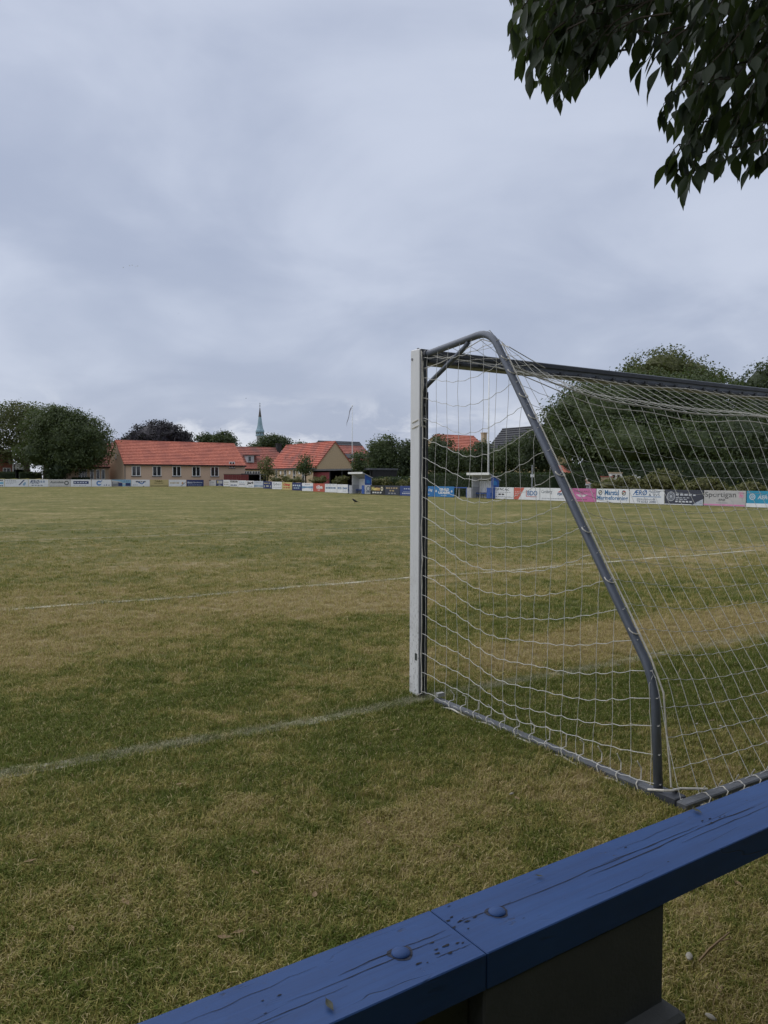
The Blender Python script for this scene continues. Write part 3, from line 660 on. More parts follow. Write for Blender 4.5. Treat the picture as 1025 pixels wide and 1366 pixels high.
# hedges
def hedge(name, label, a0, b0, a1, b1, h, w, n, lm=LF_HEDGE, size=.16):
    P0 = AB(a0, b0); d = AB(a1, b1)-P0; d.z = 0; L = d.length
    r = thing(name, label, 'hedge', P0, math.atan2(d.y, d.x)); lo = []
    m_ = MB(); m_.bbox(0, L, -w*.4, w*.4, -.1, h*.93, .12); m_.build('inner_foliage', lm, r)
    k = int(n); P = np.stack([rng.random(k)*L, (rng.random(k)-.5)*w, rng.random(k)*h], 1)
    s_ = rng.integers(0, 3, k); P[s_ == 0, 1] = -w*.45; P[s_ == 1, 2] = h*.95+.03*rng.normal(size=(s_ == 1).sum()); P += rng.normal(size=P.shape)*.06
    nv = rng.normal(size=(k, 3)); nv /= np.linalg.norm(nv, axis=1)[:, None]; t = np.cross(nv, rng.normal(size=(k, 3))); t /= np.linalg.norm(t, axis=1)[:, None]; b = np.cross(nv, t); s = size*(.6+.8*rng.random(k))[:, None]
    V = np.stack([P-t*s*.5, P-b*s*.3, P+t*s*.5, P+b*s*.3], 1).reshape(-1, 3)
    link('foliage', np_mesh('foliage', V, np.arange(4*k).reshape(k, 4), lm), r)
hedge('clipped_hedge', 'tall dark hedge running behind the sideline boards and dugout', 45.5, on_a(566, 45.5), 45.5, on_a(742, 45.5), 2.15, 1.4, 9000)
hedge('clipped_hedge', 'tall dark hedge behind the pink board and bushes to the right edge', 50.5, on_a(742, 50.5), 50.5, on_a(1080, 50.5), 3.0, 1.6, 12000, LF_HEDGE, .2)
hedge('clipped_hedge', 'low dark hedge right of the ochre house shed', 45.2, on_a(496, 45.2), 45.2, on_a(560, 45.2), 1.75, 1.2, 3500)
hedge('clipped_hedge', 'low dark hedge left of the leftmost tree trunk', on_b(-14, 126), 126, on_b(20, 126), 126, 2.0, 1.2, 1500)
hedge('clipped_hedge', 'low dark hedge between the two left tree trunks', on_b(26, 126.5), 126.5, on_b(56, 126.5), 126.5, 2.0, 1.2, 1500)
hedge('clipped_hedge', 'low trimmed hedge under the three narrow bungalow windows', on_b(96, 119.5), 119.5, on_b(120, 119.5), 119.5, 1.2, 1.0, 900)
# rough grass bank behind the far boards at left
m_ = MB(); vs = []; a0 = on_b(-40, 113); a1 = on_b(98, 113); n = 24
for i in range(n+1):
    for b, z in ((110.5, .3), (113.5, 1.25), (117, 1.55), (121, 1.5), (125, .2)): vs.append(AB(a0+(a1-a0)*i/n, b, z*(1 if i < n-5 else max(.22, (n-i)/5))+.06*math.sin(i*2.1+b)))
m_.add(vs, [(i*5+j, (i+1)*5+j, (i+1)*5+j+1, i*5+j+1) for i in range(n) for j in range(4)])
tag(m_.build('grass_bank', M_TURF, smooth=True), None, None, None, 'structure')
BS = 'wild bushes behind the sideline boards'
for lab, px, d, lo, n in (('reddish green bush under the ochre house windows, leftmost', 372, 103, [(370, 640, 9, 5), (381, 639, 8, 6)], 420),
                          ('dry looking bush under the ochre house windows beside young tree', 392, 98.5, [(396, 641, 11, 4), (388, 641, 7, 4)], 380),
                          ('low bush before the dark shed doors', 430, 92, [(430, 641, 10, 5), (420, 642, 8, 4)], 600),
                          ('straggly bush in the open part of the dark shed', 455, 88, [(452, 642, 7, 5), (460, 641, 6, 6)], 600),
                          ('olive bush right of left dugout above black board', 507, 81, [(502, 644, 8, 5), (514, 643, 8, 6)], 700),
                          ('olive bush above the dark blue board beside goalpost', 543, 77, [(540, 646, 9, 5), (550, 645, 8, 6)], 700),
                          ('olive yellow bush behind the white board with two emblems', 825, 55, [(815, 648, 22, 8), (838, 645, 14, 9)], 2200),
                          ('tallest olive yellow bush above the blue lettered white board', 882, 52, [(885, 643, 24, 15), (868, 648, 18, 11), (898, 650, 16, 10)], 4200),
                          ('olive yellow bush above the dark emblem board', 935, 49, [(938, 650, 22, 12), (955, 653, 14, 8), (920, 654, 14, 8)], 3400),
                          ('yellowish bush above the beige board near right edge', 1000, 47, [(1002, 655, 17, 11), (985, 659, 14, 7)], 2400)):
    tree('bush', lab, px, d, lo, n, LF_BUSH, .17 if d < 60 else .2, .16, .05, .62, 'bush', BS)

# red-roofed shed, playhouse, boat, sign behind the right boards
hedge('clipped_hedge', 'dark hedge hiding the wall of the red roofed garden shed', 46.6, on_a(736, 46.6), 46.6, on_a(802, 46.6), 2.15, 1.2, 3500)
p = at_depth(746, 640, 67)
rs = thing('garden_shed', 'small garden shed with orange red tiled roof under big tree', 'shed', (p.x, p.y, 0), TH-math.pi/2+.9)
m_ = MB(); m_.box(.1, 2.2, .15, 1.7, 0, 2.05); m_.build('wall', BRICK_T, rs)
m_ = MB(); slope(m_, (-.1, -.05, 2.0), (2.4, -.05, 2.0), (-.1, .95, 2.85), (2.4, .95, 2.85), 7, .03); slope(m_, (2.4, 1.9, 2.0), (-.1, 1.9, 2.0), (2.4, .95, 2.85), (-.1, .95, 2.85), 7, .03); m_.build('roof', TILE_R, rs)
m_ = MB(); m_.box(1.3, 1.9, .12, .16, .05, 1.85); m_.build('door', DARKWOOD, rs)
p = at_depth(797, 640, 60)
lw = thing('garden_wall', 'low pale brick garden wall behind the two emblem board', 'wall', (p.x, p.y, 0), .1)
m_ = MB(); m_.box(0, 1.25, 0, .22, 0, 1.80); m_.build('wall', BRICK_T, lw); m_ = MB(); m_.box(-.04, 1.29, -.04, .26, 1.80, 1.87); m_.build('coping', TILE_W, lw)
p = at_depth(815, 640, 61)
ph = thing('playhouse', 'tiny white front playhouse with two dark windows above boards', 'playhouse', (p.x, p.y, 0), -.12)
m_ = MB(); m_.box(0, .85, 0, .9, 0, 2.1); m_.build('wall', WHITE, ph)
for x in (.22, .58):
    m_ = MB(); m_.box(x-.11, x+.13, -.02, .01, 1.68, 2.0); f = m_.build('window', BRICK_T, ph); m_ = MB(); m_.box(x-.08, x+.10, -.026, -.021, 1.71, 1.97); m_.build('pane', GLASS, f)
m_ = MB(); m_.prism([(-.06, 2.1), (.91, 2.1), (.91, 2.17), (-.06, 2.2)], -.06, .96); m_.build('roof', BRICK_T, ph)
m_ = MB(); m_.box(0.02, .83, -.012, 0.001, 0, 1.62); m_.build('front_panel', BRICK_T, ph)
p = at_depth(846, 640, 58)
bt = thing('rowing_boat', 'small white boat on a stand behind the olive bushes', 'boat', (p.x, p.y, 0), .15)
m_ = MB(); vs = []; n = 9
for i in range(n):
    t = i/(n-1)*2-1; w = .26*(1-abs(t)**2.5)+.015; z = 1.62+.10*t*t
    vs += [(t*.52, -w, z+.12), (t*.50, -w*.55, z-.02), (t*.48, 0, z-.08), (t*.50, w*.55, z-.02), (t*.52, w, z+.12)]
m_.add(vs, [(i*5+j, i*5+j+1, i*5+j+6, i*5+j+5) for i in range(n-1) for j in range(4)]); m_.build('hull', WHITE, bt)
m_ = MB(); m_.box(-.10, .16, -.1, .1, 1.62, 1.98); m_.build('cabin', plain('pale_grey', (.45, .46, .48)), bt)
m_ = MB(); m_.tube([(0.02, 0, 1.6), (0.02, 0, 0)], .05, 6); m_.tube([(-.3, 0, 1.58), (-.3, 0, 0)], .04, 6); m_.build('stand', DARKWOOD, bt)
p = at_depth(710, 640, 62.5)
sp = thing('sign_post', 'thin grey post with small white sign behind the white boards', 'sign', (p.x, p.y, 0), 0)
m_ = MB(); m_.tube([(0, 0, 0), (0, 0, 2.75)], .035, 6); m_.build('post', GREYBRD, sp)
m_ = MB(); m_.box(-.13, -.045, -.05, -.02, 1.78, 2.02); m_.box(.045, .13, -.05, -.02, 1.78, 2.02); m_.box(-.045, .045, -.045, -.036, 1.86, 1.93); m_.build('sign_plate', WHITE, sp)
# ------------------------------------------------------------------ advertising boards
def glyphs(txt, bold=0.0, shear=0.0):
    cu = bpy.data.curves.new('lettering', 'FONT'); cu.body = txt; cu.resolution_u = 3; cu.offset = bold; cu.shear = shear; cu.fill_mode = 'FRONT'
    o = bpy.data.objects.new('tmp', cu); COL.objects.link(o); bpy.context.view_layer.update()
    dg = bpy.context.evaluated_depsgraph_get(); me = bpy.data.meshes.new_from_object(o.evaluated_get(dg)); bpy.data.objects.remove(o); bpy.data.curves.remove(cu)
    v = np.empty(len(me.vertices)*3, np.float32); me.vertices.foreach_get('co', v); return me, v.reshape(-1, 3)
def put_text(root, txt, x0, x1, z0, z1, y, m, bold=.02, shear=0.0):
    me, v = glyphs(txt, bold, shear); lo, hi = v.min(0), v.max(0); sx, sz = (x1-x0)/(hi[0]-lo[0]), (z1-z0)/(hi[1]-lo[1])
    w = np.stack([x0+(v[:, 0]-lo[0])*sx, np.full(len(v), y), z0+(v[:, 1]-lo[1])*sz], 1).astype(np.float32)
    me.vertices.foreach_set('co', w.ravel()); me.materials.clear(); me.materials.append(m); me.name = 'lettering'; me.update()
    return link('lettering', me, root)
def marks(root, items, Wd, H, z0=0.0, y=-.02):
    for i, it in enumerate(items):
        yy = y-.004-.0025*i; k = it[0]; X = lambda t: t*Wd; Zz = lambda t: z0+t*H
        if k == 't':
            put_text(root, it[1], X(it[2]), X(it[3]), Zz(it[4]), Zz(it[5]), yy, paint(it[6]), *(it[7:]))
            continue
        m_ = MB()
        if k == 'r':       # rectangles: list of (x0,x1,z0,z1)
            for x0, x1, a, b in it[1]: m_.add([(X(x0), yy, Zz(a)), (X(x1), yy, Zz(a)), (X(x1), yy, Zz(b)), (X(x0), yy, Zz(b))], [(0, 1, 2, 3)])
        elif k == 'p':     # polygons
            for poly in it[1]: m_.add([(X(x), yy, Zz(z)) for x, z in poly], [tuple(range(len(poly)))])
        elif k == 'o':     # rings: (cx,cz,router,rinner) radii in board heights
            for cx, cz, ro, ri in it[1]:
                n = 20; vs = []; 
                for j in range(n):
                    an = 2*math.pi*j/n
                    vs += [(X(cx)+ro*H*math.cos(an), yy, Zz(cz)+ro*H*math.sin(an)), (X(cx)+ri*H*math.cos(an), yy, Zz(cz)+ri*H*math.sin(an))]
                m_.add(vs, [(2*j, 2*((j+1) % n), 2*((j+1) % n)+1, 2*j+1) for j in range(n)])
        elif k == 's':     # strokes (thin bars standing for small print): (x0,x1,z,thick,n words)
            for x0, x1, z, th, nw in it[1]:
                r = random.Random(int(x0*1000+z*77)); x = x0; st = (x1-x0)/nw
                for j in range(nw): m_.add([(X(x), yy, Zz(z)), (X(x+st*r.uniform(.55, .85)), yy, Zz(z)), (X(x+st*r.uniform(.55, .85)), yy, Zz(z+th)), (X(x), yy, Zz(z+th))], [(0, 1, 2, 3)]); x += st
        m_.build('printed_mark', paint(it[2]), root)
W_, NAVY, BLUE, BLK, GRY = (.80, .81, .82), (.022, .040, .14), (.03, .10, .34), (.03, .03, .035), (.28, .30, .33)
GB = 'advertising boards round the pitch'
def board(label, loc, rot, Wd, col, items, H=.93, drop=.03, cat='advertising board'):
    r = MB(); r.bbox(.012, Wd-.012, -.02, .004, 0, H, .006)
    o = r.build('advertising_board', paint(col), None, loc, rot); tag(o, label, cat, GB)
    f = MB()
    for x in (.12, Wd-.18): f.box(x, x+.06, .006, .066, -.25, H-.08)
    f.box(.03, Wd-.03, .007, .047, H*.70, H*.70+.08); f.build('support_frame', DARKWOOD, o)
    marks(o, items, Wd-.03, H); return o
FB, SA = 107.0, 41.5
def far_board(label, x0, x1, col, items, **k):
    a0, a1 = on_b(x0, FB), on_b(x1, FB); board(label, AB(a0, FB, hz(FB)+.04), TH, a1-a0, col, items, **k)
def side_board(label, x0, x1, col, items, **k):
    b0, b1 = on_a(x0, SA), on_a(x1, SA); z0, z1 = hz(b0), hz(b1)
    board(label, AB(SA, b0, (z0+z1)/2+.03), TH-math.pi/2, b0-b1, col, items, **k)
CY = (.25, .52, .68)
far_board('white board with small cyan and black marks, leftmost on far line', -12, 6, W_, [('r', [(.55, .95, .35, .65)], CY), ('s', [(.55, .95, .80, .12, 3), (.55, .95, .08, .12, 3)], BLK)])
far_board('white board with slanted dark blue stroke logo, far line', 6.3, 38, W_, [('s', [(.02, .5, .80, .06, 6), (.1, .5, .62, .05, 5), (.05, .4, .45, .05, 4)], GRY), ('p', [[(.58, .22), (.64, .22), (.86, .92), (.80, .92)]], NAVY), ('p', [[(.76, .35), (.84, .62), (.90, .62), (.90, .40), (.84, .15), (.80, .15)]], (.30, .45, .58))])
far_board('white board lettered with large dark Æ name, far line', 38.2, 65, W_, [('t', 'ÆRØ', .05, .55, .42, .90, (.10, .13, .22)), ('s', [(.60, .85, .55, .30, 2)], (.35, .42, .52)), ('s', [(.15, .75, .12, .14, 4)], GRY)])
far_board('off white board lettered Autodele with black ring logo', 65.2, 94, (.60, .59, .56), [('t', 'Autodele', .05, .70, .48, .80, (.10, .11, .11), .02, .3), ('o', [(.83, .52, .30, .18)], (.06, .07, .07)), ('s', [(.06, .92, .06, .05, 7)], GRY)])
far_board('white board with navy bar of white print, far line', 94.2, 122, W_, [('r', [(.14, .88, .38, .78)], NAVY), ('s', [(.18, .84, .50, .16, 5)], (.55, .60, .68)), ('s', [(.14, .8, .16, .05, 5)], GRY)])
far_board('white board with round blue swirl logo, far line', 122.3, 149, W_, [('o', [(.37, .48, .36, .16)], (.10, .25, .55)), ('p', [[(.30, .42), (.48, .34), (.52, .62), (.40, .58)]], W_), ('p', [[(.45, .6), (.55, .9), (.50, .9)]], BLUE), ('p', [[(.60, .15), (.66, .15), (.63, .34)], [(.70, .15), (.78, .15), (.75, .34)]], NAVY), ('s', [(.84, .94, .15, .1, 1)], GRY)])
far_board('photo printed board with pale sky and grey blue hall', 149.3, 175, (.25, .45, .60), [('p', [[(0, .0), (.55, 0), (.55, .55), (.3, .72), (0, .86)]], (.22, .22, .23)), ('p', [[(0, .70), (.32, .66), (.55, .52), (.55, .60), (.3, .80), (.02, .92)]], (.55, .55, .55)), ('r', [(.34, .55, .08, .52), (.72, .98, .08, .52)], NAVY), ('r', [(.55, .72, .3, .5), (.05, .30, .45, .60), (.58, .98, .0, .07)], (.50, .52, .54)), ('s', [(.62, .95, .72, .16, 3)], (.20, .30, .40))])
far_board('white board with dark blue V shaped emblem, far line', 175.3, 200, W_, [('p', [[(.22, .80), (.36, .80), (.58, .45), (.72, .80), (.80, .80), (.60, .30), (.52, .36)]], (.10, .20, .42)), ('s', [(.25, .80, .62, .16, 6)], BLK), ('s', [(.08, .38, .18, .08, 3)], GRY), ('p', [[(.60, .02), (.72, .02), (.66, .10)]], BLK)])
far_board('tan yellow board with dark arched script, far line', 200.3, 225, (.52, .43, .20), [('p', [[(.22, .62), (.36, .74), (.5, .78), (.64, .74), (.78, .62), (.64, .66), (.36, .66)]], (.16, .13, .04)), ('s', [(.24, .74, .42, .10, 6)], (.20, .17, .06)), ('r', [(.02, .98, .04, .12)], (.12, .13, .06)), ('s', [(.25, .7, .80, .1, 4)], (.20, .17, .06))])
far_board('white board with faint gold lettering and grey diagonal stripes', 225.3, 248.5, W_, [('s', [(.08, .62, .42, .20, 7)], (.50, .40, .22)), ('o', [(.80, .50, .16, .03)], (.55, .30, .10)), ('p', [[(.66, .05), (.76, .05), (.98, .55), (.98, .75)]], (.40, .42, .45))])
far_board('navy board with two white print lines, rightmost on far line', 249, 272, NAVY, [('t', 'Ejendomme', .40, .92, .44, .72, (.55, .60, .68), .02), ('r', [(.05, .13, .46, .72)], (.45, .50, .6)), ('s', [(.14, .36, .46, .22, 3)], (.50, .55, .64)), ('s', [(.08, .90, .16, .10, 8)], (.30, .36, .48))])
side_board('small white board beside the corner gap', 279.5, 288.5, (.56, .57, .58), [('s', [(.2, .8, .55, .08, 3)], GRY), ('r', [(.0, .25, .86, .99)], BLK)], H=.85)
side_board('navy board with pale panel beside the corner gap', 288.8, 298, NAVY, [('r', [(.12, .92, .38, .88)], (.42, .44, .46)), ('r', [(.12, .3, .45, .85)], (.50, .42, .15)), ('p', [[(.2, .08), (.5, .22), (.85, .10)]], (.55, .57, .6))])
side_board('white board with two rows of gold grey print', 298.2, 307, W_, [('s', [(.15, .85, .58, .14, 4), (.15, .85, .25, .14, 3)], (.32, .28, .2))])
side_board('white board with black bar across its top', 307.2, 317.8, W_, [('r', [(.05, .95, .66, .92)], BLK), ('s', [(.1, .9, .12, .22, 4)], (.10, .14, .25)), ('s', [(.1, .9, .75, .08, 4)], W_)])
side_board('white board with thin blue rules', 318, 328.6, W_, [('s', [(.15, .85, .70, .08, 3)], (.2, .35, .55)), ('r', [(.12, .88, .34, .40), (.12, .88, .50, .53)], NAVY)])
side_board('white board with bold black script and red dot', 328.8, 339.3, W_, [('t', 'Jarl', .10, .9, .40, .88, BLK, .05), ('o', [(.62, .85, .07, .0)], (.6, .08, .06)), ('s', [(.3, .85, .16, .1, 3)], GRY)])
side_board('pale blue white board with dark wave at its foot', 339.5, 351.4, (.55, .59, .66), [('s', [(.15, .85, .75, .06, 4)], GRY), ('p', [[(0, .18), (.5, .26), (1, .20), (1, .38), (.5, .36), (0, .40)]], (.12, .22, .36)), ('r', [(0, 1, .02, .12)], (.50, .45, .32))])
side_board('navy board with gold top line and pale marks', 351.6, 363, (.025, .045, .16), [('s', [(.10, .9, .66, .16, 3)], (.42, .36, .22)), ('r', [(.35, .65, .25, .45), (.08, .18, .18, .45), (.82, .92, .18, .45)], (.48, .48, .42))])
side_board('white board with grey wavy script Sybes', 363.2, 376.3, W_, [('t', 'Sybes', .10, .9, .42, .88, (.16, .18, .2), .0, .2), ('s', [(.12, .92, .22, .07, 7)], GRY)])
side_board('yellow board with red brush lettering', 376.5, 390, (.58, .48, .20), [('t', 'Ching', .12, .82, .46, .84, (.55, .04, .05), .06, .2), ('s', [(.16, .85, .20, .14, 3)], (.4, .06, .05))])
side_board('navy board with white and light blue print', 390.2, 403, NAVY, [('s', [(.06, .92, .55, .18, 4)], (.55, .62, .70)), ('s', [(.16, .82, .24, .12, 3)], (.40, .52, .60)), ('r', [(.60, .92, .48, .52)], (.2, .5, .6))])
side_board('white board with blue sea wave band across its middle', 403.2, 418, W_, [('p', [[(0, .36), (.5, .46), (1, .40), (1, .62), (.5, .56), (0, .60)]], (.14, .30, .48)), ('p', [[(0, .30), (.5, .40), (1, .33), (1, .38), (.5, .45), (0, .35)]], (.05, .15, .35)), ('s', [(.3, .75, .80, .07, 3)], GRY), ('o', [(.9, .15, .07, 0)], NAVY)])
side_board('red orange board with pink and white blocky word', 418.3, 433.6, (.50, .10, .07), [('t', 'tiba', .26, .84, .36, .80, (.75, .72, .70), .07), ('r', [(.30, .50, .62, .70)], (.75, .30, .45)), ('s', [(.40, .68, .14, .10, 1)], (.75, .60, .62))])
side_board('white board with dark blue dashed print left of dugout', 433.8, 450, W_, [('s', [(.08, .92, .42, .22, 6)], (.10, .18, .32)), ('s', [(.1, .9, .86, .05, 3)], GRY)])
side_board('white board with large blue letters touching left dugout', 450.2, 464.5, W_, [('t', 'BYG  DAN', .05, .95, .42, .68, (.06, .16, .36), .05), ('s', [(.55, .9, .20, .06, 3)], GRY)])
side_board('black board lettered Netto in yellow and red', 494.5, 513.3, (.018, .020, .024), [('t', 'Netto', .10, .72, .44, .84, (.72, .62, .20), .05), ('t', 'tto', .37, .70, .45, .80, (.62, .20, .12), -.01), ('o', [(.84, .64, .23, .10)], (.70, .64, .45)), ('s', [(.16, .86, .14, .16, 4)], (.62, .62, .60))])
side_board('dark slate board with gold lines, right of black board', 513.6, 533.5, (.035, .042, .065), [('s', [(.10, .92, .66, .16, 5)], (.40, .30, .18)), ('s', [(.34, .70, .40, .14, 2)], (.42, .33, .16)), ('s', [(.26, .82, .12, .14, 3)], (.28, .29, .32))])
side_board('deep blue board with white lines cut off by the goalpost', 533.8, 557, (.03, .06, .22), [('s', [(.25, .62, .66, .10, 3)], (.50, .55, .62)), ('s', [(.15, .75, .18, .10, 5)], (.60, .62, .66)), ('r', [(.20, .7, .36, .42)], (.3, .36, .48))])
side_board('bright blue board with curved white print beside goalpost', 557.3, 579.5, (.025, .17, .44), [('t', 'Ta Dig', .48, .93, .46, .76, (.66, .70, .74), .03, .3), ('r', [(.48, .75, .20, .25)], (.66, .7, .74))])
side_board('bright blue dotted board with two rows of rounded white letters', 579.7, 606.3, (.025, .19, .46), [('t', 'GIR FILD', .28, .76, .58, .84, (.66, .70, .74), .06), ('t', 'UDBET', .22, .82, .28, .52, (.66, .70, .74), .07), ('o', [(.11, .55, .12, .0), (.90, .55, .12, 0)], (.62, .66, .7)), ('o', [(x, z, .02, 0) for x in (.05, .2, .35, .5, .65, .8, .95) for z in (.12, .92)], (.35, .55, .72)), ('s', [(.36, .68, .12, .05, 3)], (.5, .6, .7))])
side_board('white board of black print lines right of inner dugout', 656.6, 686, W_, [('t', 'TOP PVC AaC', .13, .80, .72, .92, (.07, .08, .10), .02), ('s', [(.10, .90, .56, .04, 8), (.10, .90, .16, .06, 9)], GRY), ('s', [(.32, .62, .34, .12, 2)], BLK)])
side_board('white board lettered BDO with red slanted end', 686.3, 720.7, W_, [('p', [[(.0, .01), (.18, .01), (.42, .99), (.0, .99)]], (.58, .13, .09)), ('s', [(.04, .26, .60, .08, 3), (.04, .22, .45, .08, 3), (.04, .18, .30, .08, 2)], (.75, .42, .40)), ('t', 'BDO', .54, .92, .36, .76, (.06, .16, .36), .02), ('r', [(.49, .51, .28, .80), (.49, .90, .25, .29)], (.58, .10, .10))])
side_board('white board lettered Carlsberg beside the sloping goal pipe', 721, 756.5, W_, [('t', 'Carlsberg', .06, .48, .50, .84, (.05, .07, .10), .0, .35), ('t', 'FJD', .68, .92, .40, .62, (.07, .14, .26), .04), ('p', [[(.68, .66), (.86, .92), (.90, .86), (.76, .66)]], (.55, .10, .10)), ('s', [(.08, .95, .14, .05, 14)], GRY)])
side_board('pink board with dotted arched print and white wings', 756.8, 796, (.58, .17, .36), [('t', 'DEGGARDS', .26, .88, .70, .84, (.18, .12, .12), .0), ('p', [[(.32, .56), (.44, .36), (.53, .34), (.53, .52), (.42, .54)], [(.74, .56), (.62, .36), (.55, .34), (.55, .52), (.64, .54)]], (.70, .62, .66)), ('s', [(.24, .72, .13, .05, 7)], (.16, .14, .10)), ('o', [(.06, .78, .05, 0), (.10, .62, .05, 0), (.94, .66, .05, 0), (.14, .86, .04, 0), (.90, .52, .05, 0)], (.14, .14, .12))])
side_board('white board lettered Marstal Marineforening between two round crests', 796.3, 840.3, W_, [('t', 'Marstal', .27, .70, .54, .92, (.05, .17, .36), .025), ('t', 'Marineforening', .03, .97, .10, .50, (.05, .17, .36), .02), ('o', [(.13, .72, .19, .13), (.85, .72, .19, .13)], (.12, .14, .15)), ('r', [(.08, .12, .62, .72), (.14, .18, .74, .84), (.80, .84, .62, .72), (.86, .90, .74, .84)], (.20, .17, .12)), ('r', [(.83, .90, .80, .86)], (.55, .10, .10)), ('o', [(.13, .72, .05, 0), (.85, .72, .05, 0)], (.42, .36, .18))])
side_board('white board lettered ÆRØ Maskiner and VVS with blue rule', 840.6, 887.3, W_, [('t', 'ÆRØ', .10, .52, .58, .95, (.05, .15, .36), .02, .15), ('t', 'Maskiner', .57, .90, .76, .95, (.09, .13, .2), .0), ('t', '& VVS', .57, .88, .54, .72, (.09, .13, .2), .0), ('r', [(.09, .92, .47, .51)], (.06, .20, .45)), ('t', 'www.aero-m.dk', .22, .76, .26, .40, (.12, .15, .2), .0), ('t', 'Tlf 6253 2080', .22, .78, .07, .22, (.12, .15, .2), .0)])
side_board('charcoal board with pale round emblem and white print', 887.6, 939.6, (.045, .050, .072), [('o', [(.17, .56, .33, .26), (.17, .56, .21, .17), (.17, .56, .11, 0)], (.42, .44, .48)), ('s', [(.30, .86, .62, .11, 5), (.30, .52, .76, .04, 2)], (.55, .57, .62)), ('s', [(.30, .68, .45, .06, 4), (.30, .62, .34, .06, 3)], (.45, .47, .52)), ('s', [(.29, .75, .17, .10, 5)], (.62, .64, .68)), ('p', [[(.72, .0), (1, .0), (1, .42), (.94, .34), (.86, .24)]], (.52, .55, .6)), ('r', [(0, .72, .0, .05)], W_), ('s', [(.80, .99, .12, .04, 2), (.86, .99, .22, .04, 2)], (.30, .36, .44))])
side_board('beige board lettered Sportigan with pink star and pink foot line', 940, 996.3, (.50, .485, .47), [('t', 'Sportigan', .03, .78, .48, .90, (.055, .055, .06), .0), ('t', 'ÆRØ', .35, .52, .34, .48, (.13, .13, .13), .02), ('s', [(.31, .60, .20, .04, 6)], (.3, .3, .3)), ('p', [[(.84, .90), (.94, .93), (.96, .62), (.92, .52), (.85, .58)]], (.62, .36, .46)), ('p', [[(.87, .80), (.92, .80), (.92, .64), (.87, .66)]], (.50, .47, .46)), ('p', [[(.885, .86), (.905, .72), (.945, .72), (.91, .67), (.92, .60), (.895, .65), (.87, .60), (.88, .67), (.85, .72), (.88, .72)]], (.70, .16, .36)), ('r', [(0, 1, .03, .14)], (.66, .42, .53)), ('s', [(.01, .99, .05, .06, 40)], (.72, .15, .40))])
side_board('turquoise board with white ring emblem at the right edge', 996.7, 1062, (.03, .30, .48), [('o', [(.13, .64, .20, .14), (.13, .64, .09, .04)], (.55, .62, .68)), ('t', 'AERO NET', .24, .80, .50, .74, (.58, .64, .70), .03, .2), ('r', [(0, 1, .01, .24)], W_)])
side_board('plain white board beyond the right edge', 1062.5, 1140, W_, [('s', [(.2, .8, .4, .2, 6)], NAVY)])

